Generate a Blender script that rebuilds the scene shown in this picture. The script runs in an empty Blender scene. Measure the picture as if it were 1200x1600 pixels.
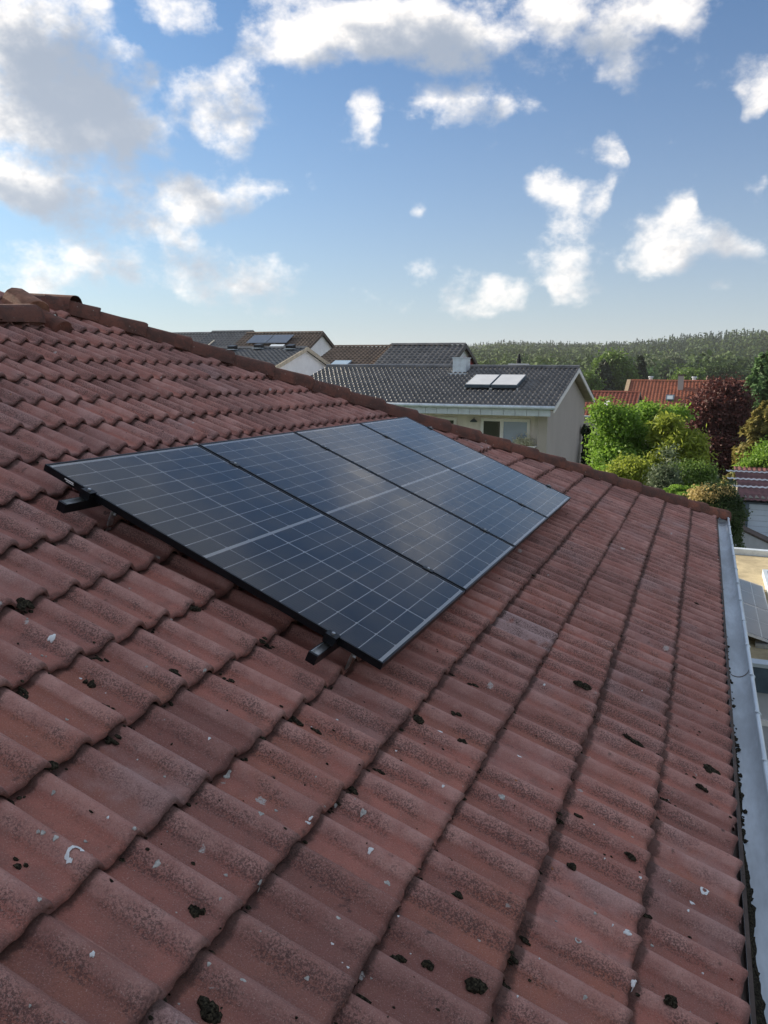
import bpy, bmesh, math, random
import numpy as np
from mathutils import Matrix, Vector

SC = bpy.context.scene
COL = SC.collection
RNG = np.random.default_rng(7)
random.seed(7)
rad = math.radians

# ------------------------------------------------------------------ camera
CAM = np.array([0.0, 0.0, 6.0])
F_PX = 1262.73                                  # focal length for a 1600 px tall frame
M = np.array([[0.93033435, 0.06941357, -0.36008299],
              [0.3666115, -0.15301575, 0.91770485],
              [0.0086028, -0.9857829, -0.16780362]])   # camera (right, down, forward) -> world
cam_d = bpy.data.cameras.new('camera')
cam = bpy.data.objects.new('camera', cam_d)
COL.objects.link(cam)
cam_d.sensor_fit = 'VERTICAL'
cam_d.sensor_height = 36.0
cam_d.lens = F_PX / 1600 * 36.0
cam_d.clip_start = 0.05
cam_d.clip_end = 9000
R_, U_, B_ = M[:, 0], -M[:, 1], -M[:, 2]
cam.matrix_world = Matrix(((R_[0], U_[0], B_[0], CAM[0]), (R_[1], U_[1], B_[1], CAM[1]),
                           (R_[2], U_[2], B_[2], CAM[2]), (0, 0, 0, 1)))
SC.camera = cam


def ray(px, py):
    return M @ np.array([px - 600.0, py - 800.0, F_PX])


def at_y(px, py, y):
    r = ray(px, py)
    return CAM + r * (y / r[1])


def at_z(px, py, z):
    r = ray(px, py)
    return CAM + r * ((z - CAM[2]) / r[2])


def on_x(px, py, x):
    r = ray(px, py)
    return CAM + r * (x / r[0])


def pix(p):
    q = M.T @ (np.asarray(p, float) - CAM)
    return 600 + F_PX * q[0] / q[2], 800 + F_PX * q[1] / q[2], q[2]


# ------------------------------------------------------------------ sun and sky
SUN_EL = rad(19.5)
SUN_AZ = rad(-78.0)                            # clockwise from +Y
SUN = np.array([math.sin(SUN_AZ) * math.cos(SUN_EL), math.cos(SUN_AZ) * math.cos(SUN_EL), math.sin(SUN_EL)])
sun_d = bpy.data.lights.new('sun', 'SUN')
sun_d.energy = 5.0
sun_d.angle = rad(0.6)
sun_d.color = (1.0, 0.86, 0.68)
sun = bpy.data.objects.new('sun', sun_d)
COL.objects.link(sun)
sun.rotation_euler = Vector(SUN).to_track_quat('Z', 'Y').to_euler()
sun.location = (-40, -10, 40)

SC.view_settings.view_transform = 'Standard'
SC.view_settings.look = 'None'
SC.view_settings.exposure = 1.02
SC.view_settings.gamma = 1.0
SC.view_settings.use_curve_mapping = False
SC.render.engine = 'CYCLES'
SC.cycles.max_bounces = 5
SC.cycles.diffuse_bounces = 3
SC.cycles.transparent_max_bounces = 12
SC.cycles.use_denoising = True
SC.cycles.caustics_reflective = False
SC.cycles.caustics_refractive = False


class NT:
    """tiny node-tree helper"""
    def __init__(self, tree):
        self.t = tree

    def n(self, typ, **kw):
        nd = self.t.nodes.new(typ)
        ins = kw.pop('ins', {})
        for k, v in kw.items():
            setattr(nd, k, v)
        for k, v in ins.items():
            s = nd.inputs[k]
            if isinstance(v, bpy.types.NodeSocket):
                self.t.links.new(v, s)
            else:
                s.default_value = v
        return nd

    def math(self, op, a, b=0.0, c=0.0, clamp=False):
        nd = self.t.nodes.new('ShaderNodeMath')
        nd.operation = op
        nd.use_clamp = clamp
        for i, v in enumerate((a, b, c)):
            if isinstance(v, bpy.types.NodeSocket):
                self.t.links.new(v, nd.inputs[i])
            else:
                nd.inputs[i].default_value = v
        return nd.outputs[0]

    def vec(self, op, a, b=(0, 0, 0), out=0, scale=None):
        nd = self.t.nodes.new('ShaderNodeVectorMath')
        nd.operation = op
        for i, v in enumerate((a, b)):
            if isinstance(v, bpy.types.NodeSocket):
                self.t.links.new(v, nd.inputs[i])
            else:
                nd.inputs[i].default_value = v
        if scale is not None:
            if isinstance(scale, bpy.types.NodeSocket):
                self.t.links.new(scale, nd.inputs['Scale'])
            else:
                nd.inputs['Scale'].default_value = scale
        return nd.outputs['Value'] if out == 'v' else nd.outputs[0]

    def ramp(self, val, lo, hi, a=0.0, b=1.0, smooth=True):
        nd = self.t.nodes.new('ShaderNodeMapRange')
        nd.interpolation_type = 'SMOOTHSTEP' if smooth else 'LINEAR'
        nd.clamp = True
        self.t.links.new(val, nd.inputs['Value'])
        for k, v in (('From Min', lo), ('From Max', hi), ('To Min', a), ('To Max', b)):
            nd.inputs[k].default_value = v
        return nd.outputs['Result']

    def mix(self, f, a, b, blend='MIX'):
        nd = self.t.nodes.new('ShaderNodeMix')
        nd.data_type = 'RGBA'
        nd.blend_type = blend
        for i, v in ((0, f), (6, a), (7, b)):
            if isinstance(v, bpy.types.NodeSocket):
                self.t.links.new(v, nd.inputs[i])
            elif i == 0:
                nd.inputs[i].default_value = v
            else:
                nd.inputs[i].default_value = (*v[:3], 1)
        return nd.outputs[2]

    def noise(self, vec, scale, detail=4, rough=0.5, col=False):
        nd = self.t.nodes.new('ShaderNodeTexNoise')
        if vec is not None:
            self.t.links.new(vec, nd.inputs['Vector'])
        nd.inputs['Scale'].default_value = scale
        nd.inputs['Detail'].default_value = detail
        nd.inputs['Roughness'].default_value = rough
        return nd.outputs['Color' if col else 'Fac']


def az_el(px, py):
    r = ray(px, py)
    r = r / np.linalg.norm(r)
    return math.atan2(r[0], r[1]), math.asin(r[2])


# clouds of the photograph: centre, half width, half height in photo pixels, thickness
CLOUDS = [
    (20, 60, 180, 150, 1.25), (130, 180, 195, 90, 1.35), (50, 285, 195, 72, 1.3), (150, 30, 70, 70, .9), (290, 300, 85, 42, 1.2), (235, 130, 60, 50, .8),
    (330, 140, 120, 60, .85), (345, 195, 55, 60, .8), (220, 365, 150, 32, .62), (130, 405, 150, 30, .6), (330, 408, 150, 20, .58),
    (452, 412, 45, 14, .6), (402, 280, 42, 22, .55), (60, 328, 110, 34, .8),
    (610, 45, 270, 72, 1.5), (440, 60, 110, 60, .9), (285, 12, 85, 42, .75), (860, 20, 90, 60, .8), (695, 158, 92, 46, .82), (775, 172, 50, 26, .6),
    (561, 176, 32, 32, .62), (975, 62, 110, 62, .9), (1050, 12, 75, 50, .8), (1170, 108, 52, 30, .62), (1180, 153, 34, 27, .66),
    (952, 216, 34, 24, .58), (950, 255, 20, 16, .4), (872, 296, 52, 36, .62), (925, 300, 26, 30, .6), (665, 323, 24, 18, .5), (603, 233, 14, 14, .4),
    (880, 408, 82, 52, .95), (1035, 380, 100, 68, 1.05), (1062, 320, 34, 38, .85), (1140, 372, 80, 52, .95), (990, 402, 60, 40, .8),
    (740, 432, 62, 16, .5), (762, 468, 85, 26, .66), (885, 455, 60, 26, .55), (1126, 454, 32, 14, .5), (620, 445, 60, 14, .45),
    (1195, 285, 26, 34, .6), (110, 446, 220, 30, .55), (60, 420, 60, 16, .5), (985, 465, 40, 12, .35), (340, 445, 150, 14, .4), (620, 470, 150, 14, .35),
]

_r = np.random.default_rng(17)                  # PUFFS: stray small clouds
for _ in range(14):
    _x, _y = _r.uniform(380, 1190), _r.uniform(60, 480)
    _s = _r.uniform(12, 30)
    CLOUDS.append((_x, _y, _s * 1.5, _s, _r.uniform(.02, .26)))


def cloud_table():
    """cloud thickness of the list above on rows of elevation and columns of azimuth, and the same a step towards the sun"""
    az0, az1, n_az = rad(-55), rad(14), 150
    rows = np.radians(np.linspace(0.5, 34.0, 27))
    A = np.linspace(az0, az1, n_az)
    c = []
    for (cx, cy, rx, ry, th) in CLOUDS:
        a, e = az_el(cx, cy)
        c.append((a, e, abs(az_el(cx + rx, cy)[0] - a), abs(az_el(cx, cy - ry)[1] - e), th * 1.05 + .08 if th < .7 else th))

    def thick(az, el):
        v = np.full(np.broadcast(az, el).shape, -.8)
        for a, e, ra, re, th in c:
            v = np.maximum(v, th * (1 - np.hypot((az - a) / ra, (el - e) / re)))
        return v
    T1 = thick(A[None, :], rows[:, None])
    T2 = thick(A[None, :] - .05, rows[:, None] + .03)
    return az0, az1, A, rows, T1, T2


def make_sky():
    w = bpy.data.worlds.new('World')
    SC.world = w
    w.use_nodes = True
    t = w.node_tree
    t.nodes.clear()
    k = NT(t)
    tc = k.n('ShaderNodeTexCoord')
    d = k.vec('NORMALIZE', tc.outputs['Generated'])
    sp = k.n('ShaderNodeSeparateXYZ', ins={0: d})
    az = k.math('ARCTAN2', sp.outputs[0], sp.outputs[1])
    el = k.math('ARCSINE', sp.outputs[2])
    wn = k.noise(d, 10.0, 3, .55, col=True)
    wv = k.vec('SUBTRACT', wn, (.5, .5, .5))
    ws = k.n('ShaderNodeSeparateXYZ', ins={0: wv})
    azw = k.math('MULTIPLY_ADD', ws.outputs[0], .09, az)
    elw = k.math('MULTIPLY_ADD', ws.outputs[1], .055, el)
    az0, az1, A, rows, T1, T2 = cloud_table()
    an = k.math('DIVIDE', k.math('SUBTRACT', azw, az0), az1 - az0, clamp=True)
    ac = k.n('ShaderNodeCombineXYZ', ins={0: an, 1: an, 2: an}).outputs[0]
    ec = k.n('ShaderNodeCombineXYZ', ins={0: elw, 1: elw, 2: elw}).outputs[0]
    step = rows[1] - rows[0]
    sums = [None, None]
    for r in range(0, len(rows), 3):
        h = k.vec('ABSOLUTE', k.vec('SUBTRACT', ec, tuple(rows[r:r + 3])))
        h = k.vec('MAXIMUM', k.vec('MULTIPLY_ADD', h, (-1 / step,) * 3), (0, 0, 0))
        h.node.inputs[0].links[0].from_node.inputs[2].default_value = (1, 1, 1)
        for q, T in ((0, T1), (1, T2)):
            cv = k.n('ShaderNodeRGBCurve', ins={'Color': ac})
            mp = cv.mapping
            for ch in range(3):
                cu = mp.curves[ch]
                vals = (T[r + ch] + .9) / 2.6
                cu.points[0].location = (0, float(vals[0]))
                cu.points[1].location = (1, float(vals[-1]))
                for i in range(1, len(A) - 1, 1):
                    if i % 2 == 0:
                        cu.points.new(i / (len(A) - 1), float(vals[i]))
            mp.update()
            dt = k.vec('DOT_PRODUCT', h, cv.outputs[0], out='v')
            sums[q] = dt if sums[q] is None else k.math('ADD', sums[q], dt)
    a1 = k.math('MULTIPLY_ADD', sums[0], 2.6, -.9)
    a2 = k.math('MULTIPLY_ADD', sums[1], 2.6, -.9)
    # the rest of the sky: unseen noise clouds, made denser to light the roof
    caz = az_el(600, 300)[0]
    gen = k.ramp(k.noise(k.vec('MULTIPLY', d, (1, 1, 2.0)), 2.8, 3, .5), .10, .42, -.35, .70, smooth=False)
    fx = k.ramp(k.math('ABSOLUTE', k.math('SUBTRACT', az, caz)), rad(29), rad(34))
    fy = k.ramp(el, rad(29), rad(33))
    outside = k.math('MAXIMUM', fx, fy)
    inside = k.math('SUBTRACT', 1, outside)
    go = k.math('MULTIPLY', gen, outside)
    a1 = k.math('MULTIPLY_ADD', a1, inside, go)
    a2 = k.math('MULTIPLY_ADD', a2, inside, go)

    def puff(v, det):
        f1 = k.noise(k.vec('MULTIPLY', v, (1, 1, 1.35)), 17.0, det, .62)
        f2 = k.noise(k.vec('MULTIPLY', v, (1, 1, 1.2)), 5.5, 2, .5)
        return k.math('ADD', k.math('MULTIPLY', k.math('SUBTRACT', f1, .5), CLOUD_ROUGH), k.math('MULTIPLY', k.math('SUBTRACT', f2, .5), .4))
    off = k.vec('ADD', d, tuple(SUN * .028 + np.array([0, 0, .016])))
    th = k.math('ADD', a1, puff(d, 9))
    th2 = k.math('ADD', a2, puff(off, 5))
    alpha = k.ramp(th, .0, .78)
    t2 = k.math('MAXIMUM', th2, 0.0)
    t1 = k.math('MAXIMUM', th, 0.0)
    lit = k.math('POWER', 2.718, k.math('MULTIPLY', k.math('ADD', k.math('MULTIPLY', t2, 1.25), k.math('MULTIPLY', t1, .35)), -1.12))
    lit = k.ramp(lit, .16, .95)
    sky = k.n('ShaderNodeTexSky', sky_type='NISHITA', sun_disc=False, sun_elevation=SUN_EL, sun_rotation=SUN_AZ,
              altitude=300, air_density=1.0, dust_density=1.2, ozone_density=2.5)
    ez = sp.outputs[2]
    clr = k.vec('MULTIPLY', sky.outputs[0], (SKY_GAIN * .50, SKY_GAIN * .95, SKY_GAIN * 1.30))
    hz0 = k.math('POWER', 2.718, k.math('MULTIPLY', k.math('MAXIMUM', ez, 0.0), -5.6))
    clr = k.mix(k.math('MULTIPLY', hz0, .78), clr, (.238, .236, .238))
    cloud = k.mix(lit, (.120, .140, .172), (.455, .425, .39))
    cloud = k.mix(k.math('MULTIPLY', hz0, .45), cloud, (.305, .305, .31))
    out = k.mix(k.math('MULTIPLY', alpha, .93), clr, cloud)
    bg = k.n('ShaderNodeBackground', ins={0: out, 1: 1.5625})
    k.n('ShaderNodeOutputWorld', ins={0: bg.outputs[0]})
    w.cycles.sampling_method = 'NONE'


CLOUD_ROUGH = 2.15
SKY_GAIN = 0.0320
make_sky()


# ------------------------------------------------------------------ helpers
class MB:
    """collects quads and triangles in world coordinates; build() links them as ONE mesh object"""
    def __init__(self):
        self.v, self.f = [], []

    def add(self, verts, faces):
        o = len(self.v)
        self.v.extend([tuple(map(float, q)) for q in verts])
        self.f.extend([tuple(o + i for i in fc) for fc in faces])
        return self

    def box(self, lo, hi, fr=None):
        x0, y0, z0 = lo
        x1, y1, z1 = hi
        vs = [(x0, y0, z0), (x1, y0, z0), (x1, y1, z0), (x0, y1, z0), (x0, y0, z1), (x1, y0, z1), (x1, y1, z1), (x0, y1, z1)]
        if fr is not None:
            vs = [fr(*q) for q in vs]
        return self.add(vs, [(0, 3, 2, 1), (4, 5, 6, 7), (0, 1, 5, 4), (1, 2, 6, 5), (2, 3, 7, 6), (3, 0, 4, 7)])

    def prism(self, poly, ext):
        """poly: world points of a planar outline, ext: extrusion vector"""
        n = len(poly)
        a = [np.asarray(q, float) for q in poly]
        b = [q + np.asarray(ext, float) for q in a]
        return self.add(a + b, [tuple(range(n))[::-1], tuple(range(n, 2 * n))] +
                        [(i, (i + 1) % n, n + (i + 1) % n, n + i) for i in range(n)])

    def tube(self, pts, r, seg=8, cap=True):
        pts = [np.asarray(q, float) for q in pts]
        rr = r if hasattr(r, '__len__') else [r] * len(pts)
        rings = []
        for i, q in enumerate(pts):
            d = pts[min(i + 1, len(pts) - 1)] - pts[max(i - 1, 0)]
            d = d / (np.linalg.norm(d) + 1e-9)
            a = np.cross(d, (0, 0, 1) if abs(d[2]) < .9 else (1, 0, 0))
            a /= np.linalg.norm(a)
            b = np.cross(d, a)
            rings.append([q + rr[i] * (a * math.cos(6.28318 * k / seg) + b * math.sin(6.28318 * k / seg)) for k in range(seg)])
        vs = [q for g in rings for q in g]
        fs = []
        for i in range(len(pts) - 1):
            for k in range(seg):
                fs.append((i * seg + k, i * seg + (k + 1) % seg, (i + 1) * seg + (k + 1) % seg, (i + 1) * seg + k))
        if cap:
            fs.append(tuple(range(seg))[::-1])
            fs.append(tuple((len(pts) - 1) * seg + k for k in range(seg)))
        return self.add(vs, fs)

    def grid(self, P):
        """P[i][j] points"""
        P = np.asarray(P, float)
        n, m = P.shape[:2]
        return self.add(P.reshape(-1, 3), [(i * m + j, i * m + j + 1, (i + 1) * m + j + 1, (i + 1) * m + j) for i in range(n - 1) for j in range(m - 1)])

    def build(self, name, mat, parent=None, smooth=False, origin=None):
        o = np.array(parent['_o']) if parent is not None else (np.array(origin, float) if origin is not None else np.mean(np.array(self.v), axis=0))
        if parent is None and origin is None:
            o[2] = min(q[2] for q in self.v)
        me = bpy.data.meshes.new(name)
        me.from_pydata([tuple(np.array(q) - o) for q in self.v], [], self.f)
        me.validate()
        if smooth:
            me.polygons.foreach_set('use_smooth', [True] * len(me.polygons))
        me.materials.append(mat)
        ob = bpy.data.objects.new(name, me)
        COL.objects.link(ob)
        ORIG[ob.name] = o
        if parent is not None:
            ob.parent = parent.o
        else:
            ob.location = o
        return OB(ob, o)


ORIG = {}


class OB:
    """an object together with the world origin its children are measured from"""
    def __init__(self, o, origin):
        self.o, self.origin = o, np.array(origin, float)

    def __getitem__(self, k):
        return self.origin if k == '_o' else self.o[k]

    def __setitem__(self, k, v):
        self.o[k] = v


def empty(name, loc):
    o = bpy.data.objects.new(name, None)
    o.empty_display_size = .2
    COL.objects.link(o)
    o.location = tuple(map(float, loc))
    return OB(o, loc)


def tag(o, label=None, cat=None, group=None, kind=None):
    for k, v in (('label', label), ('category', cat), ('group', group), ('kind', kind)):
        if v:
            o[k] = v
    return o


def big_mesh(name, V, Fq, mat, tint=None, parent=None, origin=(0, 0, 0), smooth=False):
    """fast mesh from numpy arrays; Fq is an (n, 3 or 4) index array"""
    V = np.asarray(V, np.float32) - np.asarray(origin, np.float32)
    Fq = np.asarray(Fq, np.int32)
    me = bpy.data.meshes.new(name)
    nv, nf, c = len(V), len(Fq), Fq.shape[1]
    me.vertices.add(nv)
    me.vertices.foreach_set('co', V.ravel())
    me.loops.add(nf * c)
    me.loops.foreach_set('vertex_index', Fq.ravel())
    me.polygons.add(nf)
    me.polygons.foreach_set('loop_start', np.arange(0, nf * c, c, dtype=np.int32))
    me.polygons.foreach_set('loop_total', np.full(nf, c, np.int32))
    if smooth:
        me.polygons.foreach_set('use_smooth', np.ones(nf, bool))
    me.update(calc_edges=True)
    if tint is not None:
        at = me.attributes.new('tint', 'FLOAT', 'FACE')
        at.data.foreach_set('value', np.asarray(tint, np.float32))
    me.materials.append(mat)
    ob = bpy.data.objects.new(name, me)
    COL.objects.link(ob)
    if parent is not None:
        ob.parent = parent.o
    else:
        ob.location = tuple(map(float, origin))
    return OB(ob, origin)


# ------------------------------------------------------------------ materials
def new_mat(name):
    m = bpy.data.materials.new(name)
    m.use_nodes = True
    m.node_tree.nodes.clear()
    return m, NT(m.node_tree)


def finish(k, shader):
    k.n('ShaderNodeOutputMaterial', ins={0: shader})


def simple(name, col, rough=.6, metal=0.0, var=.25, scale=6.0, bump=0.0, bscale=60.0, spec=.4, stretch=(1, 1, 1)):
    """one colour with uneven tone, slight stains and fine relief"""
    m, k = new_mat(name)
    geo = k.n('ShaderNodeNewGeometry')
    p = k.vec('MULTIPLY', geo.outputs['Position'], stretch)
    n1 = k.noise(p, scale, 5, .6)
    n2 = k.noise(p, scale * 9, 3, .6)
    c0 = tuple(x * (1 - var) for x in col)
    c1 = tuple(min(1, x * (1 + var * .8)) for x in col)
    c = k.mix(k.ramp(n1, .32, .68), c0, c1)
    c = k.mix(k.ramp(n2, .35, .7, 0, var), c, tuple(x * .6 for x in col))
    b = k.n('ShaderNodeBsdfPrincipled', ins={'Base Color': c, 'Roughness': rough, 'Metallic': metal, 'Specular IOR Level': spec})
    if bump:
        bn = k.n('ShaderNodeBump', ins={'Strength': bump, 'Distance': .01, 'Height': k.noise(p, bscale, 4, .6)})
        k.t.links.new(bn.outputs[0], b.inputs['Normal'])
    finish(k, b.outputs[0])
    return m


def leaf_mat(name, dark, light, trans=.35, rough=.55):
    m, k = new_mat(name)
    at = k.n('ShaderNodeAttribute', attribute_name='tint')
    c = k.mix(at.outputs['Fac'], dark, light)
    d = k.n('ShaderNodeBsdfPrincipled', ins={'Base Color': c, 'Roughness': rough, 'Specular IOR Level': .3})
    tr = k.n('ShaderNodeBsdfTranslucent', ins={'Color': k.mix(.5, c, light)})
    mx = k.n('ShaderNodeMixShader', ins={0: trans, 1: d.outputs[0], 2: tr.outputs[0]})
    finish(k, mx.outputs[0])
    return m


def tile_mat():
    """weathered red concrete tile: UV across / along each tile, tint = per-tile values"""
    m, k = new_mat('weathered_concrete_tile')
    geo = k.n('ShaderNodeNewGeometry')
    p = geo.outputs['Position']
    oi = k.n('ShaderNodeObjectInfo')
    at = k.n('ShaderNodeAttribute', attribute_name='tile_tint')
    tv = k.n('ShaderNodeSeparateXYZ', ins={0: k.vec('ADD', oi.outputs['Color'], at.outputs['Vector'])})
    uv = k.n('ShaderNodeUVMap', uv_map='UVMap')
    us = k.n('ShaderNodeSeparateXYZ', ins={0: uv.outputs[0]})
    u, v = us.outputs[0], us.outputs[1]
    shift = k.vec('ADD', p, k.vec('SCALE', k.n('ShaderNodeCombineXYZ', ins={0: tv.outputs[0], 1: tv.outputs[1], 2: tv.outputs[2]}).outputs[0], scale=13.0))
    big = k.noise(p, 1.1, 4, .55)
    mid = k.noise(shift, 9.0, 6, .62)
    grn = k.noise(shift, 260.0, 3, .65)
    grn2 = k.noise(shift, 170.0, 4, .75)
    # basic tone, tile by tile: grey mauve ribs, cleaner red troughs
    cr1 = k.math('MULTIPLY', k.ramp(u, .25, .33), k.ramp(u, .47, .54, 1, 0))
    cr2 = k.ramp(u, .75, .82)
    cr = k.math('MAXIMUM', cr1, k.math('MAXIMUM', cr2, k.ramp(u, -.02, .02, 1, 0)))
    trough = k.mix(tv.outputs[0], (.315, .122, .099), (.545, .214, .168))
    trough = k.mix(k.ramp(mid, .38, .66, 0, .75), trough, (.320, .148, .124))
    st = k.math('MULTIPLY', tv.outputs[1], k.ramp(k.noise(shift, 6.0, 5, .6), .36, .60, .1, 1.0))
    trough = k.mix(k.math('MULTIPLY', st, .75), trough, (.455, .176, .116))
    ribc = k.mix(k.ramp(mid, .36, .64), (.450, .222, .192), (.620, .345, .300))
    edge = k.math('MULTIPLY_ADD', k.math('SUBTRACT', k.noise(shift, 70.0, 4, .75), .5), .55, cr)
    base = k.mix(k.math('MULTIPLY', k.ramp(edge, .12, .90, 0, .9), k.ramp(k.noise(shift, 2.3, 4, .6), .32, .58, .30, 1.0)), trough, ribc)
    base = k.mix(k.ramp(big, .44, .72, 0, .45), base, (.270, .140, .126))
    base = k.mix(k.ramp(tv.outputs[0], .0, .35, .35, 0), base, (.200, .098, .088))
    # grey bloom on some tiles, painted sky sheen on the upper near ones
    bl = k.math('MULTIPLY', tv.outputs[2], k.ramp(k.noise(shift, 5.0, 4, .6), .38, .66))
    base = k.mix(k.math('MULTIPLY', bl, .7), base, (.50, .345, .335))
    # dark algae on the ribs: granular, with near-flank shade painted in
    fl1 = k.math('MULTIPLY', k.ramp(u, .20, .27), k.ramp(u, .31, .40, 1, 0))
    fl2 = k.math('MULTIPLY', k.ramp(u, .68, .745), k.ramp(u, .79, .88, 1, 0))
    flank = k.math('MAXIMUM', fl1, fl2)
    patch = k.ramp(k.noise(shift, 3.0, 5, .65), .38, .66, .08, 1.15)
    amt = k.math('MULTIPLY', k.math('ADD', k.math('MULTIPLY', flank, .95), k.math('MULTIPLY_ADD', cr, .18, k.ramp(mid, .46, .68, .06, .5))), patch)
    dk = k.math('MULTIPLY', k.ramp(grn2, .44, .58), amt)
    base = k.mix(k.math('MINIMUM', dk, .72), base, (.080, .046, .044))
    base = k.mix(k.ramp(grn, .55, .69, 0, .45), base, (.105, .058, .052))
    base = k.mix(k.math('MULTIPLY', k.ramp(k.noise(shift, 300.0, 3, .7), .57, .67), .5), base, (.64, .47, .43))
    # lip algae, grime and moss film under the lap, with joint shade painted in
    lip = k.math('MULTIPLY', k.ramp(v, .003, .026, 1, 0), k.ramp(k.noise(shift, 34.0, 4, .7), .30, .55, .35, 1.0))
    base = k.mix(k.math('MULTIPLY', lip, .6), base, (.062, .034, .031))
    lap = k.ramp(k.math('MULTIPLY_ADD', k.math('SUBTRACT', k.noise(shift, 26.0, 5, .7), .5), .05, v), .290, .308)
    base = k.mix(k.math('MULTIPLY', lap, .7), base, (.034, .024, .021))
    # dark stains
    stn = k.ramp(k.noise(shift, 16.0, 5, .66), .63, .73, 0, .75)
    base = k.mix(stn, base, (0.061, 0.043, 0.041))
    # lichens: pale and orange rosettes
    wob = k.vec('ADD', p, k.vec('SCALE', k.vec('SUBTRACT', k.noise(p, 75.0, 3, .6, col=True), (.5, .5, .5)), scale=.030))
    vo = k.n('ShaderNodeTexVoronoi', ins={'Vector': wob, 'Scale': 9.0})
    cs = k.n('ShaderNodeSeparateXYZ', ins={0: vo.outputs['Color']})
    size = k.math('MULTIPLY', k.math('POWER', cs.outputs[0], 5.0), .17)
    sp = k.math('MULTIPLY', k.ramp(k.math('SUBTRACT', vo.outputs['Distance'], size), -.02, .012, 1, 0), k.ramp(cs.outputs[1], .25, .3))
    base = k.mix(k.math('MULTIPLY', sp, k.ramp(grn2, .40, .55, .15, .95)), base, (.52, .51, .50))
    vo2 = k.n('ShaderNodeTexVoronoi', ins={'Vector': wob, 'Scale': 26.0})
    c2 = k.n('ShaderNodeSeparateXYZ', ins={0: vo2.outputs['Color']})
    sz2 = k.math('MULTIPLY', k.math('POWER', c2.outputs[0], 6.0), .20)
    sp2 = k.ramp(k.math('SUBTRACT', vo2.outputs['Distance'], sz2), -.05, .01, 1, 0)
    spc = k.mix(k.ramp(c2.outputs[2], .62, .66), (.42, .38, .36), (.36, .13, .03))
    base = k.mix(k.math('MULTIPLY', sp2, k.math('MULTIPLY', k.ramp(c2.outputs[1], .62, .66), .8)), base, spc)
    b = k.n('ShaderNodeBsdfPrincipled', ins={'Base Color': base, 'Roughness': .82, 'Specular IOR Level': .35})
    hgt = k.math('ADD', k.math('MULTIPLY', grn, .5), k.math('ADD', k.math('MULTIPLY', grn2, .7), k.math('MULTIPLY', mid, .8)))
    hgt = k.math('ADD', hgt, k.math('MULTIPLY', k.math('ADD', sp, sp2), .12))
    bn = k.n('ShaderNodeBump', ins={'Strength': .8, 'Distance': .007, 'Height': hgt})
    k.t.links.new(bn.outputs[0], b.inputs['Normal'])
    finish(k, b.outputs[0])
    return m


def ridge_mat():
    m, k = new_mat('weathered_ridge_tile')
    geo = k.n('ShaderNodeNewGeometry')
    p = geo.outputs['Position']
    oi = k.n('ShaderNodeObjectInfo')
    n1 = k.noise(p, 7, 6, .65)
    n2 = k.noise(p, 60, 5, .7)
    oc = k.n('ShaderNodeSeparateXYZ', ins={0: oi.outputs['Color']})
    c = k.mix(oc.outputs[0], (.125, .064, .055), (.270, .105, .072))
    c = k.mix(k.ramp(n1, .40, .62, 0, .75), c, (.085, .052, .046))
    c = k.mix(k.ramp(n2, .52, .68, 0, .8), c, (.070, .052, .048))
    c = k.mix(k.ramp(k.noise(p, 33, 4, .6), .66, .72, 0, .8), c, (.42, .38, .34))
    b = k.n('ShaderNodeBsdfPrincipled', ins={'Base Color': c, 'Roughness': .88, 'Specular IOR Level': .25})
    bn = k.n('ShaderNodeBump', ins={'Strength': .7, 'Distance': .008, 'Height': k.math('ADD', n2, n1)})
    k.t.links.new(bn.outputs[0], b.inputs['Normal'])
    finish(k, b.outputs[0])
    return m


def far_roof_mat(name, c0, c1, rough=.45, spec=.5, blot=.3):
    m, k = new_mat(name)
    p = k.n('ShaderNodeNewGeometry').outputs['Position']
    c = k.mix(k.ramp(k.noise(p, 1.3, 5, .65), .35, .66), c0, c1)
    wn = k.n('ShaderNodeTexWhiteNoise', ins={'Vector': k.vec('SNAP', p, (.3, .33, .33))})
    c = k.mix(k.math('MULTIPLY', wn.outputs[0], blot), c, tuple(x * .45 for x in c0))
    c = k.mix(k.ramp(k.noise(p, 14, 4, .7), .55, .72, 0, .5), c, tuple(x * .5 for x in c0))
    b = k.n('ShaderNodeBsdfPrincipled', ins={'Base Color': c, 'Roughness': rough, 'Specular IOR Level': spec})
    finish(k, b.outputs[0])
    return m


def glass_pane_mat(name, rough, tint=(1, 1, 1), dirt=0.0, ior=1.5):
    """front glass: mirror-like share by angle, the rest lets light through"""
    m, k = new_mat(name)
    p = k.n('ShaderNodeNewGeometry').outputs['Position']
    fr = k.n('ShaderNodeFresnel', ins={'IOR': ior})
    gl = k.n('ShaderNodeBsdfGlossy', ins={'Roughness': k.ramp(k.noise(p, 3.5, 5, .6), .3, .7, rough * .75, rough * 1.3), 'Color': (1, 1, 1, 1)})
    tr = k.n('ShaderNodeBsdfTransparent', ins={'Color': (*tint, 1)})
    mx = k.n('ShaderNodeMixShader', ins={0: fr.outputs[0], 1: tr.outputs[0], 2: gl.outputs[0]})
    if dirt:
        df = k.n('ShaderNodeBsdfDiffuse', ins={'Color': (.34, .31, .28, 1)})
        mx = k.n('ShaderNodeMixShader', ins={0: k.ramp(k.noise(p, 5.0, 6, .65), .35, .75, dirt * .35, dirt), 1: mx.outputs[0], 2: df.outputs[0]})
    finish(k, mx.outputs[0])
    return m


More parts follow.
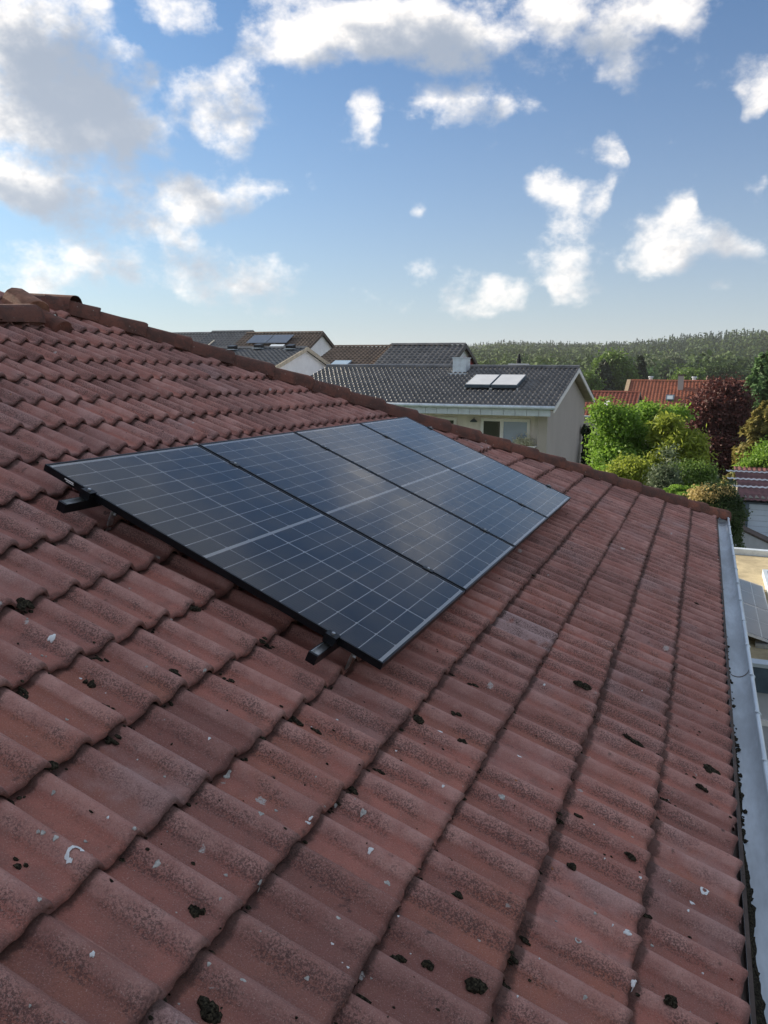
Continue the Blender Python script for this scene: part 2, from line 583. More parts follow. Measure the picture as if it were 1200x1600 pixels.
def cell_mat():
    m, k = new_mat('solar_cell_silicon')
    uv = k.n('ShaderNodeTexCoord').outputs['Object']
    s = k.n('ShaderNodeSeparateXYZ', ins={0: uv})
    f = k.math('FRACT', k.math('DIVIDE', s.outputs[0], .0182))
    ln = k.math('LESS_THAN', k.math('ABSOLUTE', k.math('SUBTRACT', f, .5)), .035)
    g = k.math('LESS_THAN', k.math('FRACT', k.math('DIVIDE', s.outputs[1], .0052)), .22)
    oi = k.n('ShaderNodeObjectInfo')
    c = k.mix(oi.outputs['Random'], (.016, .016, .018), (.023, .023, .025))
    c = k.mix(k.math('MULTIPLY', g, .5), c, (.030, .032, .040))
    c = k.mix(k.math('MULTIPLY', ln, .6), c, (.16, .16, .17))
    b = k.n('ShaderNodeBsdfPrincipled', ins={'Base Color': c, 'Roughness': .35, 'Specular IOR Level': .3})
    finish(k, b.outputs[0])
    return m


def moss_mat():
    m, k = new_mat('dark_moss')
    p = k.n('ShaderNodeNewGeometry').outputs['Position']
    c = k.mix(k.ramp(k.noise(p, 140, 4, .7), .42, .68), (.014, .012, .009), (.070, .062, .042))
    b = k.n('ShaderNodeBsdfPrincipled', ins={'Base Color': c, 'Roughness': .95, 'Specular IOR Level': .1})
    finish(k, b.outputs[0])
    return m


def ground_mat():
    m, k = new_mat('garden_ground')
    p = k.n('ShaderNodeNewGeometry').outputs['Position']
    c = k.mix(k.ramp(k.noise(p, .35, 6, .6), .35, .65), (.035, .070, .018), (.075, .105, .032))
    c = k.mix(k.ramp(k.noise(p, .09, 5, .6), .58, .66), c, (.13, .12, .10))
    c = k.mix(k.ramp(k.noise(p, 6, 4, .7), .45, .7, 0, .6), c, (.025, .042, .014))
    b = k.n('ShaderNodeBsdfPrincipled', ins={'Base Color': c, 'Roughness': .95})
    finish(k, b.outputs[0])
    return m


MT = dict(
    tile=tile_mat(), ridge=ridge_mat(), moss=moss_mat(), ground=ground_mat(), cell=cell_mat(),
    terracotta=simple('terracotta', (.30, .15, .10), .85, var=.35, scale=14, bump=.4),
    deck=simple('dark_roof_deck', (.030, .022, .020), .95),
    dropping=simple('white_bird_dropping', (.78, .80, .82), .7, var=.12, scale=60),
    lichen=simple('pale_lichen', (.50, .50, .48), .9, var=.35, scale=90, bump=.5, bscale=200),
    black=simple('black_anodised_metal', (.012, .014, .018), .38, .6, .2, 20),
    alu=simple('bare_aluminium', (.58, .60, .62), .38, .9, .2, 30),
    steel=simple('stainless_steel', (.55, .55, .56), .42, .9, .3, 40),
    backsheet=simple('white_backsheet', (.97, .98, .99), .5, 0, var=.02),
    pglass=glass_pane_mat('solar_glass', .15, (.99, .99, 1.0), .085, 1.58),
    zinc=simple('grey_zinc', (.66, .74, .81), .42, .35, .12, 5, stretch=(1, .3, 1)),
    zincin=simple('weathered_zinc', (.54, .60, .66), .5, .1, .22, 5, stretch=(1, .25, 1)),
    plaster=simple('pale_plaster', (.62, .57, .50), .9, var=.08, scale=2, bump=.3, bscale=40),
    greyplaster=simple('beige_grey_plaster', (.47, .43, .395), .9, var=.05, scale=1.2, bump=.2, bscale=30, stretch=(1, 1, .6)),
    white=simple('white_render', (.84, .86, .90), .85, var=.06, scale=1.5),
    whitep=simple('white_paint', (.88, .88, .87), .45, var=.05),
    cladding=simple('cream_cladding', (.84, .80, .75), .7, var=.10, scale=4, stretch=(1, 1, .2)),
    fascia=simple('pale_fascia', (.58, .65, .70), .55, var=.10, scale=5),
    soffit=simple('ochre_soffit', (.50, .44, .35), .8, var=.2, scale=5),
    darkglass=simple('dark_window_glass', (.012, .016, .020), .06, 0, .2, 2, spec=.8),
    blueglass=simple('blue_grey_blind', (.28, .40, .55), .12, 0, .10, 2, spec=1.0),
    anthracite=far_roof_mat('anthracite_roof_tile', (.062, .064, .068), (.135, .132, .132), .30, .8, .45),
    slateblue=far_roof_mat('blue_grey_roof_tile', (.060, .070, .082), (.10, .11, .125), .40, .6, .3),
    brownroof=far_roof_mat('brown_roof_tile', (.078, .056, .044), (.135, .098, .076), .6, .4, .35),
    tanroof=far_roof_mat('tan_roof_tile', (.135, .088, .058), (.20, .135, .09), .6, .4, .35),
    redroof=far_roof_mat('red_roof_tile', (.25, .078, .044), (.33, .112, .062), .6, .4, .35),
    oldred=far_roof_mat('old_red_roof_tile', (.21, .062, .042), (.27, .088, .058), .7, .3, .4),
    redwall=simple('red_painted_wall', (.32, .045, .045), .8, var=.12),
    yellowwall=simple('pale_yellow_wall', (.68, .60, .40), .85, var=.08),
    bark=simple('bark', (.085, .062, .045), .95, var=.4, scale=14, bump=.6),
    gravel=simple('yellow_gravel', (.46, .39, .25), .95, var=.25, scale=3.5, bump=.6, bscale=140),
    paving=simple('grey_paving', (.40, .41, .43), .85, var=.12, scale=2),
    greywall=simple('pale_grey_render', (.54, .56, .60), .85, var=.08, scale=2),
    bluegrey=simple('blue_grey_metal', (.10, .14, .18), .5, .3, .2, 6),
    doorpanel=simple('shaded_white_door', (.58, .66, .74), .45, 0, .05, 3),  # white door; the bluish tint of its shade is painted in
    fibre=simple('maroon_fibre_cement', (.155, .060, .062), .8, var=.45, scale=2.2, bump=.3, stretch=(.5, 1, 1)),
    fibrestrip=simple('white_fibre_strip', (.66, .66, .68), .7, var=.2, scale=6),
    brickwall=simple('rough_stone_wall', (.22, .20, .17), .9, var=.3, scale=9, bump=.5),
    coping=simple('dark_coping', (.10, .075, .065), .8, var=.3),
    wood=simple('brown_blind', (.42, .25, .11), .7, var=.2, scale=8),
    timber=simple('pale_timber', (.42, .32, .21), .8, var=.25, scale=8),
)


# ------------------------------------------------------------------ ground
tag(MB().grid([[(-4000, -4000, 0), (4000, -4000, 0)], [(-4000, 4000, 0), (4000, 4000, 0)]]).build('ground', MT['ground'], origin=(0, 0, 0)), kind='structure')

# ------------------------------------------------------------------ our roof
A0 = np.array([-2.64407528, 2.70944915, 5.60386677])
VV = np.array([.91894158, 0, -.39439367])
NN = np.array([.39439367, 0, .91894158])
EE = np.array([0, 1.0, 0])
SLOPE = math.asin(.39439367)


def RP(u, v, h=0.0):
    """roof coordinates: u along the eave, v down the slope, h above the plane of the tile crests"""
    return A0 + u * EE + v * VV + (h - .10) * NN


ROOF_R = np.array([EE, -VV, NN]).T               # local x = along eave, y = up the slope, z = normal
TW = .303
U0 = -1.185
COURSES = [3.185, 2.856, 2.527, 2.214, 1.896, 1.585] + [1.585 - .3097 * i for i in range(1, 10)] + [-1.508, -1.818, -2.13, -2.44, -2.70]
HIP_C, HIP_M = 5.37, .985
TILE_FALL = .096
RIB = .036


def tile_h(x):
    def rib(c, w):
        t = np.clip(np.abs(x - c) / w, 0, 1)
        return (np.cos(t * math.pi / 2) ** 2) ** .62
    return RIB * np.maximum(rib(.1215, .0425), rib(.2685, .0425)) - RIB


def surface(u, v):
    """height of the tiled surface above the crest plane at (u, v)"""
    vf = min(c for c in COURSES if c >= v - 1e-6) if v <= COURSES[0] else COURSES[0]
    x = (u - U0) % TW
    return float(tile_h(np.array(x))) - (vf - v) * TILE_FALL


def tile_arrays(seed):
    r = np.random.default_rng(seed)
    xs = np.array([-.05, -.02, 0, .02, .04, .06, .074, .083, .092, .102, .112, .1215, .131, .141, .151, .16, .17, .185, .2, .215, .224, .233, .243, .253, .263, .273, .283, .294, .303, .302])
    ys = [.40, .28, .18, .09, .035, .013, .005, 0.0, .005]
    dz = [0, 0, 0, 0, 0, -.0010, -.0042, -.0105, -.0215]
    w1, w2 = r.uniform(0, 6.28, 2)
    V = np.zeros((len(ys), len(xs), 3))
    for j, (y, z) in enumerate(zip(ys, dz)):
        hz = tile_h(xs)
        hz[-1] = hz[-2] - .017
        chip = .0035 * np.sin(xs * 41 + w1) + .002 * np.sin(xs * 97 + w2) + r.normal(0, .0009, len(xs))
        yy = y + (chip if y < .02 else 0)
        V[j, :, 0] = xs
        V[j, :, 1] = yy
        V[j, :, 2] = hz - y * TILE_FALL + z + r.normal(0, .0005, len(xs))
    return V


def tile_faces(n, m):
    return [(i * m + j, (i + 1) * m + j, (i + 1) * m + j + 1, i * m + j + 1) for i in range(n - 1) for j in range(m - 1)]


def put_uv(me, local):
    uvl = me.uv_layers.new(name='UVMap')
    li = np.zeros(len(me.loops), np.int32)
    me.loops.foreach_get('vertex_index', li)
    uvs = np.stack([local[li, 0] / TW, local[li, 1]], 1)
    uvl.data.foreach_set('uv', uvs.astype(np.float32).ravel())


TILE_V = [tile_arrays(100 + i) for i in range(8)]
TF = tile_faces(*TILE_V[0].shape[:2])


def tile_mesh(i):
    V = TILE_V[i].reshape(-1, 3)
    me = bpy.data.meshes.new('roof_tile')
    me.from_pydata(V.tolist(), [], TF)
    put_uv(me, V)
    me.polygons.foreach_set('use_smooth', [True] * len(me.polygons))
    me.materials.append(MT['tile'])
    return me


HOUSE_O = np.array([-5.0, 3.0, 0.0])
house = empty('tiled_house', HOUSE_O)
tag(house, 'house whose large weathered red tiled hip roof carries the four solar panels', 'house')
H_DECK = -.085
APEX_V = -2.62
hip = lambda v: HIP_C + HIP_M * v
dk = MB()
U_NEAR = -4.6
apex = RP(hip(APEX_V), APEX_V, H_DECK)
corner = RP(hip(3.08), 3.08, H_DECK)
mir = lambda q: np.array([2 * apex[0] - q[0], q[1], q[2]])
top_near = RP(U_NEAR, -2.2, H_DECK)
dk.add([RP(U_NEAR, 3.08, H_DECK), corner, apex, RP(2.05, APEX_V, H_DECK), RP(2.05, -2.2, H_DECK), top_near], [(0, 1, 2, 3, 4, 5)])
dk.add([corner, mir(corner), apex], [(0, 1, 2)])
bn = np.array([2 * apex[0] - RP(U_NEAR, 3.08, H_DECK)[0], RP(U_NEAR, 3.08)[1], corner[2]])
dk.add([mir(corner), bn, top_near, RP(2.05, -2.2, H_DECK), RP(2.05, APEX_V, H_DECK), apex], [(0, 1, 2, 3, 4, 5)])
dk.add([RP(U_NEAR, 3.08, H_DECK), top_near, bn], [(0, 1, 2)])
roof = dk.build('roof', MT['deck'], house)
tag(roof, 'weathered red concrete tiles with moss and lichen')
wl = MB()
wx0, wx1 = 2 * apex[0] + .25, -.25
wy0, wy1 = U_NEAR + 2.709 + .3, corner[1] - .45
wl.box((wx0, wy0, 0), (wx1, wy1, 4.02))
wl.build('wall', MT['plaster'], house)
ev = MB()
ev.box((wx1, wy0, 3.98), (.17, wy1 + .4, 4.06)).box((wx0, wy1, 3.975), (wx1, wy1 + .4, 4.055))
ev.build('soffit', MT['timber'], house)
fb = MB()
fb.box((.17, wy0, 3.96), (.195, corner[1] - .02, 4.15))
fb.build('fascia_board', MT['timber'], house)

# ---- the tiles: each one a piece; the 300 that show largest are parts of their own
tiles = []
for ci, vf in enumerate(COURSES):
    for kx in range(-12, 34):
        u = U0 + kx * TW
        if u < U_NEAR or u > hip(vf) + .02:
            continue
        if vf < -2.2 and u < 1.95:
            continue
        c = RP(u + .15, vf - .14, -.01)
        px, py, z = pix(c)
        vis = 0.0
        if z > .2:
            inside = -150 < px < 1350 and 300 < py < 1800
            under = -.02 < u < 4.3 and .25 < vf < 1.72
            if inside and not under:
                vv = CAM - c
                dd = np.linalg.norm(vv)
                vis = abs(vv @ NN) / dd / dd ** 2
                if not (-30 < px < 1230 and 420 < py < 1640):
                    vis *= .15
        tiles.append((vis, ci, vf, u))
tiles.sort(key=lambda t: -t[0])
tm = [tile_mesh(i) for i in range(8)]
tr = np.random.default_rng(21)


def tile_tint(u, vf):
    r = tr.random(4)
    bloom_sheen = .0
    if r[3] > .80:
        bloom_sheen = .35 + .5 * tr.random()
    if vf < .9 and u < 1.2:
        bloom_sheen = max(bloom_sheen, .35 * tr.random() + .12)  # upper near tiles paler: grazing sky sheen painted into their colour
    if 1.1 < u < 1.4 and abs(vf - 2.214) < .05:
        bloom_sheen = 5.0
    orange = r[1] ** 1.1 if vf > 1.2 else r[1] * .45
    return (float(r[0]), float(orange), float(bloom_sheen))


def tile_matrix(u, vf):
    jr = tr.normal(0, 1, 6)
    rot = Matrix.Rotation(jr[0] * .006, 3, 'Z') @ Matrix.Rotation(jr[1] * .004, 3, 'X') @ Matrix.Rotation(jr[2] * .006, 3, 'Y')
    R3 = Matrix(ROOF_R.tolist()) @ rot
    return R3, RP(u + jr[3] * .0015, vf + jr[4] * .003, jr[5] * .0012)


HIP_DIR = RP(hip(1) - 0, 1) - RP(hip(0), 0)
HIP_DIR /= np.linalg.norm(HIP_DIR)
HIP_N = np.cross(HIP_DIR, (0, 0, 1))
HIP_N /= np.linalg.norm(HIP_N)
if HIP_N[1] < 0:
    HIP_N = -HIP_N
HIP_P = RP(hip(0), 0)
n_solo = 0
JV, JF, JT, JUV = [], [], [], []
off = 0
for vis, ci, vf, u in tiles:
    var = int(tr.integers(0, 8))
    R3, loc = tile_matrix(u, vf)
    tint = tile_tint(u, vf)
    cut = u + TW + .02 > hip(vf - .42) - .05
    loc_v = TILE_V[var].reshape(-1, 3)
    me = None
    if cut:
        me = tm[var].copy()
        b = bmesh.new()
        b.from_mesh(me)
        Ri = R3.inverted()
        pl = Ri @ Vector(HIP_P - HIP_N * .012 - loc)
        no = Ri @ Vector(HIP_N)
        bmesh.ops.bisect_plane(b, geom=b.verts[:] + b.edges[:] + b.faces[:], plane_co=pl, plane_no=no, clear_outer=True)
        b.to_mesh(me)
        b.free()
        if not me.polygons:
            continue
    if n_solo < 300 and vis > 0:
        ob = bpy.data.objects.new('roof_tile', me or tm[var])
        COL.objects.link(ob)
        ob.parent = roof.o
        m4 = R3.to_4x4()
        m4.translation = Vector(loc - HOUSE_O)
        ob.matrix_local = m4
        ob.color = (*tint, 1)
        n_solo += 1
    else:
        if me is not None:
            co = np.zeros(len(me.vertices) * 3, np.float32)
            me.vertices.foreach_get('co', co)
            co = co.reshape(-1, 3)
            uvd = np.zeros(len(me.loops) * 2, np.float32)
            me.uv_layers[0].data.foreach_get('uv', uvd)
            fs = [tuple(p.vertices) for p in me.polygons]
            luv = uvd.reshape(-1, 2)
        else:
            co = loc_v
            fs = TF
            idx = np.array(TF).ravel()
            luv = np.stack([co[idx, 0] / TW, co[idx, 1]], 1)
        w = co @ np.array(R3).T + loc - HOUSE_O
        JV.append(w)
        JF.extend([tuple(off + i for i in f) for f in fs])
        JT.append(np.tile(np.array(tint, np.float32), (len(fs), 1)))
        JUV.append(luv)
        off += len(w)
me = bpy.data.meshes.new('roof_tiles')
me.from_pydata(np.concatenate(JV).tolist(), [], JF)
me.uv_layers.new(name='UVMap').data.foreach_set('uv', np.concatenate(JUV).astype(np.float32).ravel())
at = me.attributes.new('tile_tint', 'FLOAT_VECTOR', 'FACE')
at.data.foreach_set('vector', np.concatenate(JT).ravel())
me.polygons.foreach_set('use_smooth', [True] * len(me.polygons))
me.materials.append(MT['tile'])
ob = bpy.data.objects.new('distant_roof_tiles', me)
COL.objects.link(ob)
ob.parent = roof.o
ob.color = (0, 0, 0, 1)
ob['kind'] = 'stuff'

# ---- hip and ridge tiles
PROF = [(-.112, -.062), (-.108, -.030), (-.098, .010), (-.078, .044), (-.045, .064), (0, .070), (.045, .064), (.078, .044), (.098, .010), (.108, -.030), (.112, -.062)]


def cap_tile(p_hi, p_lo, mat, scale=1.0, lift_lo=.016, lift_hi=-.006, seed=0, part='hip_tile', tone=.3, closed=False):
    """a saddle tile from its upper end to its lower end, the lower end lapping over the next"""
    r = np.random.default_rng(seed)
    d = p_lo - p_hi
    L = np.linalg.norm(d)
    d = d / L
    sd = np.cross(d, (0, 0, 1))
    sd /= np.linalg.norm(sd)
    up = np.cross(sd, d)
    rows = []
    for t, sc, lf in ((0, .93, lift_hi), (.5, .97, (lift_hi + lift_lo) / 2), (.93, 1.03, lift_lo), (.985, 1.035, lift_lo), (1.0, 1.02, lift_lo - .004)):
        rows.append([p_hi + d * (L * t + (r.normal(0, .003) if t > .9 else 0)) + sd * (a * scale * sc + r.normal(0, .0012)) + up * (b * scale * sc + lf + r.normal(0, .0015)) for a, b in PROF])
    inner = [p_hi + d * (L * .995) + sd * (a * scale * .86) + up * ((b - .016) * scale + lift_lo) for a, b in PROF]
    back = [p_hi + d * (L * .6) + sd * (a * scale * .86) + up * ((b - .016) * scale + lift_lo) for a, b in PROF]
    m = MB().grid(rows + [inner, back] if not closed else rows)
    if closed:
        m.add(rows[-1], [tuple(range(len(PROF)))])
    o = m.build(part, mat, roof, smooth=False)
    o.o.color = (tone, r.random(), 0, 1)
    for p in o.o.data.polygons:
        p.use_smooth = True
    return o


hip_len = .40
vs_step = hip_len / math.sqrt(1 + HIP_M ** 2)
v_lo = 3.30
i = 0
while v_lo > APEX_V + .15:
    v_hi = v_lo - vs_step * 1.10
    tone = .95 if v_lo > 2.9 else (.25 + .35 * random.random() + (.25 if .2 < v_lo < 1.6 else 0))  # lowest tile: sunlit orange painted in; middle ones: weathering plus painted rim light
    cap_tile(RP(hip(v_hi), v_hi, 0.0), RP(hip(v_lo), v_lo, 0.0), MT['ridge'], .93, seed=i, tone=min(1, tone))
    v_lo -= vs_step
    i += 1
pa = RP(hip(APEX_V), APEX_V, .03)
cap_tile(pa + np.array([.10, .06, .0]), pa + np.array([-.45, -.02, .0]), MT['ridge'], seed=71, part='ridge_tile', tone=.45)
cap_tile(pa + np.array([-.40, -.02, -.012]), pa + np.array([-.95, -.04, -.012]), MT['ridge'], seed=72, part='ridge_tile', tone=.7)
t1 = cap_tile(RP(2.33, -2.66, .035), RP(2.27, -2.36, .012), MT['terracotta'], 1.02, seed=73, part='hip_starter_tile', closed=True)
t1 = cap_tile(RP(2.30, -2.40, -.004), RP(2.30, -2.10, -.028), MT['ridge'], .80, seed=74, part='hip_starter_tile', tone=.5, closed=True)
for q in range(12):
    uu = 2.12 - q * .40
    cap_tile(RP(uu - .42, -2.24, .012), RP(uu, -2.24, .012), MT['ridge'], 1.0, seed=80 + q, part='ridge_tile', tone=.2 + .3 * random.random())

# ---- gutter
GX, GZ, GR = .310, 4.195, .070
gy0, gy1 = -2.0, 11.44
ang = np.radians(np.linspace(180, 360, 15))
gut = MB()
ring = [(GX + GR * math.cos(a), GZ + GR * math.sin(a)) for a in ang]
ring2 = [(GX + (GR - .004) * math.cos(a), GZ + (GR - .004) * math.sin(a)) for a in ang[::-1]]
ys = np.linspace(gy0, gy1, 40)
gut.grid([[(x, y, z + .001 * math.sin(y * 1.3)) for x, z in ring + ring2] for y in ys])
gutter = gut.build('gutter', MT['zincin'], house, smooth=True)
MB().tube([(GX + GR + .004, y, GZ + .004 + .002 * math.sin(y * 2.3)) for y in ys], .0125, 10).build('gutter_bead', MT['zinc'], gutter, smooth=True)
for yy in (gy1 - .02,):
    MB().add([(x, yy, z) for x, z in ring] + [(GX, yy, GZ)], [tuple(range(len(ring)))]).build('end_cap', MT['zinc'], gutter)
for yy in (5.35, gy1 - .42):
    MB().grid([[(GX + (GR - .0055) * math.cos(a), yy + dy, GZ + (GR - .0055) * math.sin(a)) for a in ang] for dy in (0, .018)]).build('gutter_joint', MT['coping'], gutter)
yb = 1.6
while yb < gy1:
    c = MB().tube([(GX + GR - .012, yb, GZ + .018), (GX + GR + .006, yb, GZ + .020), (GX + GR + .017, yb, GZ + .006), (GX + GR + .012, yb, GZ - .014)], .0065, 6)
    c.build('gutter_bracket', MT['zinc'], gutter, smooth=True)
    yb += .60

MB().grid([[(.12, y, 4.215), (.225, y, 4.186), (.262, y, 4.170)] for y in (gy0, gy1 - .1)]).build('eaves_flashing', MT['coping'], house)

# ------------------------------------------------------------------ solar panels
PW, PH, PG, PT = 1.134, 1.7228, .02, .030
H_TOP = .10


def rbox(mb, u0, u1, v0, v1, h0, h1):
    return mb.box((u0, v0, h0), (u1, v1, h1), fr=RP)


CW, CH, CG = .1795, .0880, .0043
cell_me = bpy.data.meshes.new('solar_cell')
cc = .008
cell_me.from_pydata([(-CW / 2 + cc, -CH / 2, 0), (CW / 2 - cc, -CH / 2, 0), (CW / 2, -CH / 2 + cc * .6, 0), (CW / 2, CH / 2, 0), (-CW / 2, CH / 2, 0), (-CW / 2, -CH / 2 + cc * .6, 0)], [], [(0, 1, 2, 3, 4, 5)])
cell_me.materials.append(MT['cell'])
cell_R = Matrix(ROOF_R.tolist()).to_4x4()
P_LABEL = ['solar panel with black frame nearest the camera, its side edge showing two rail ends',
           'second solar panel from the camera in the row of four on the tiles',
           'third solar panel from the camera, between the second and the one by the hip',
           'farthest and bluest of the four solar panels, its corner close to the hip tiles']
for i in range(4):
    u0 = i * (PW + PG)
    u1 = u0 + PW
    L = RP((u0 + u1) / 2, PH / 2, H_TOP - PT)
    pn = empty('solar_module', L)
    tag(pn, P_LABEL[i], 'solar panel', 'solar panels in a row on the red roof')
    fr = MB()
    lip, th = .0085, .0016
    for (a, b, c, d) in ((u0, u0 + lip, 0, PH), (u1 - lip, u1, 0, PH), (u0 + lip, u1 - lip, 0, lip), (u0 + lip, u1 - lip, PH - lip, PH)):
        rbox(fr, a, b, c, d, H_TOP - .006, H_TOP)
    w = .0025
    for (a, b, c, d) in ((u0, u0 + w, 0, PH), (u1 - w, u1, 0, PH), (u0 + w, u1 - w, 0, w), (u0 + w, u1 - w, PH - w, PH)):
        rbox(fr, a, b, c, d, H_TOP - PT, H_TOP - .006)
    for (a, b, c, d) in ((u0 + w, u0 + .028, w, PH - w), (u1 - .028, u1 - w, w, PH - w)):
        rbox(fr, a, b, c, d, H_TOP - PT, H_TOP - PT + .002)
    fr.build('frame', MT['black'], pn)
    lm = MB()
    rbox(lm, u0 + lip, u1 - lip, lip, PH - lip, H_TOP - .0085, H_TOP - .0050)
    lam = lm.build('laminate', MT['backsheet'], pn)
    mid_u, mid_v = .0090, .0180
    tot_u = 6 * CW + 4 * CG + mid_u
    tot_v = 18 * CH + 16 * CG + mid_v
    us, x = [], u0 + (PW - tot_u) / 2 + CW / 2
    for q in range(6):
        us.append(x)
        x += CW + (mid_u if q == 2 else CG)
    vs, y = [], (PH - tot_v) / 2 + CH / 2
    for q in range(18):
        vs.append(y)
        y += CH + (mid_v if q == 8 else CG)
    for uu in us:
        for vv in vs:
            c = bpy.data.objects.new('solar_cell', cell_me)
            COL.objects.link(c)
            c.parent = lam.o
            m4 = cell_R.copy()
            m4.translation = Vector(RP(uu, vv, H_TOP - .0046) - L)
            c.matrix_local = m4
    gl = MB()
    gl.add([RP(u0 + lip, lip, H_TOP - .0022), RP(u0 + lip, PH - lip, H_TOP - .0022), RP(u1 - lip, PH - lip, H_TOP - .0022), RP(u1 - lip, lip, H_TOP - .0022)], [(0, 1, 2, 3)])
    gl.build('glass', MT['pglass'], pn)
    if i == 0:
        st = MB()
        rbox(st, u0 - .0006, u0, .118, .168, H_TOP - .0135, H_TOP - .0085)
        rbox(st, u0 - .0006, u0, .128, .172, H_TOP - .0195, H_TOP - .0165)
        st.build('type_sticker', MT['whitep'], pn)

# ---- rails with clamps and roof hooks
R_LABEL = ['black mounting rail under the upper part of the solar panels, its end sticking out', 'black mounting rail under the lower part of the solar panels, its end sticking out']
AW = 4 * PW + 3 * PG
for ri, rv in enumerate((.262, 1.500)):
    L = RP(AW / 2, rv, 0)
    rl = empty('mounting_rail', L)
    tag(rl, R_LABEL[ri], 'mounting rail', 'mounting rails of the solar panels')
    hw, h1, h0, tk = .020, H_TOP - PT - .0015, H_TOP - PT - .042, .003
    ua, ub = -.155, AW + .06
    pr = MB()
    rbox(pr, ua, ub, rv - hw, rv - hw + tk, h0, h1)
    rbox(pr, ua, ub, rv + hw - tk, rv + hw, h0, h1)
    rbox(pr, ua + .001, ub, rv - hw + tk, rv + hw - tk, h0, h0 + tk)
    rbox(pr, ua, ua + .012, rv - hw + tk, rv + hw - tk, h0 + tk, h1)
    prf = pr.build('rail_profile', MT['black'], rl)
    ln = MB()
    rbox(ln, ua + .0122, ub, rv - hw + tk + .0005, rv + hw - tk - .0005, h0 + tk, h1 - .014)
    rbox(ln, ua + .0122, ub, rv - hw + tk + .0003, rv - hw + tk + .0025, h1 - .014, h1 - .001)
    ln.build('channel_lining', MT['alu'], prf)
    cl = MB()
    rbox(cl, -.030, -.0035, rv - .025, rv + .025, h1 + .0005, H_TOP - .006)
    rbox(cl, -.030, .010, rv - .025, rv + .025, H_TOP + .0006, H_TOP + .005)
    rbox(cl, -.033, -.030, rv - .025, rv + .025, h1 + .0005, H_TOP + .005)
    end = cl.build('end_clamp', MT['black'], rl)
    bt = MB().tube([RP(-.012, rv, H_TOP + .004), RP(-.012, rv, H_TOP + .013)], .0075, 8)
    bt.build('bolt', MT['alu'], end)
    cl = MB()
    rbox(cl, AW + .0035, AW + .03, rv - .025, rv + .025, h1 + .0005, H_TOP - .006)
    rbox(cl, AW - .010, AW + .03, rv - .025, rv + .025, H_TOP + .0006, H_TOP + .005)
    end = cl.build('end_clamp', MT['black'], rl)
    MB().tube([RP(AW + .014, rv, H_TOP + .004), RP(AW + .014, rv, H_TOP + .014)], .009, 8).build('bolt', MT['alu'], end)
    for q in range(1, 4):
        um = q * (PW + PG) - PG / 2
        mc = MB()
        rbox(mc, um - .018, um + .018, rv - .028, rv + .028, H_TOP + .0006, H_TOP + .0042)
        md = mc.build('mid_clamp', MT['black'], rl)
        MB().tube([RP(um, rv, H_TOP + .003), RP(um, rv, H_TOP + .011)], .0075, 8).build('bolt', MT['alu'], md)
    for q, uh in enumerate((.085, 1.30, 2.52, 3.73, AW - .12)):
        hk = MB()
        vd = rv + .075
        sf = surface(uh, vd + .05)
        rbox(hk, uh - .015, uh + .015, rv + hw + .0005, vd, h0 + .004, h0 + .010)
        rbox(hk, uh - .015, uh + .015, vd, vd + .007, sf - .012, h0 + .010)
        rbox(hk, uh - .015, uh + .015, rv - .10, vd, sf - .016, sf - .010)
        h = hk.build('roof_hook', MT['steel'], rl)
        MB().tube([RP(uh + .004, vd + .006, h0 - .012), RP(uh + .004, vd + .020, h0 - .012)], .008, 6).build('bolt', MT['alu'], h)

# ------------------------------------------------------------------ moss, droppings and dirt on the tiles


def lump(mb, c, rx, ry, rz, seed, ax=(EE, VV, NN), sub=2):
    """an uneven clod: a displaced ball flattened onto the tile"""
    r = np.random.default_rng(seed)
    b = bmesh.new()
    bmesh.ops.create_icosphere(b, subdivisions=sub, radius=1)
    ph = r.uniform(0, 6.28, 6)
    vs = []
    for v in b.verts:
        x, y, z = v.co
        k = 1 + .22 * math.sin(3.1 * x + ph[0]) * math.sin(2.7 * y + ph[1]) + .16 * math.sin(6 * x + ph[2]) * math.cos(5 * z + ph[3]) + r.normal(0, .085)
        vs.append(np.asarray(c) + ax[0] * x * k * rx + ax[1] * y * k * ry + ax[2] * max(z * k * rz, -.25 * rz))
    fs = [tuple(v.index for v in f.verts) for f in b.faces]
    b.free()
    mb.add(vs, fs)


def on_tiles(px, py):
    """roof coordinates of a photo pixel"""
    r = ray(px, py)
    h = -.012
    for _ in range(4):
        k = ((RP(0, 0, h) - CAM) @ NN) / (r @ NN)
        p = CAM + r * k - RP(0, 0, h)
        u, v = p @ EE, p @ VV
        h = surface(u, v)
    return u, v, h


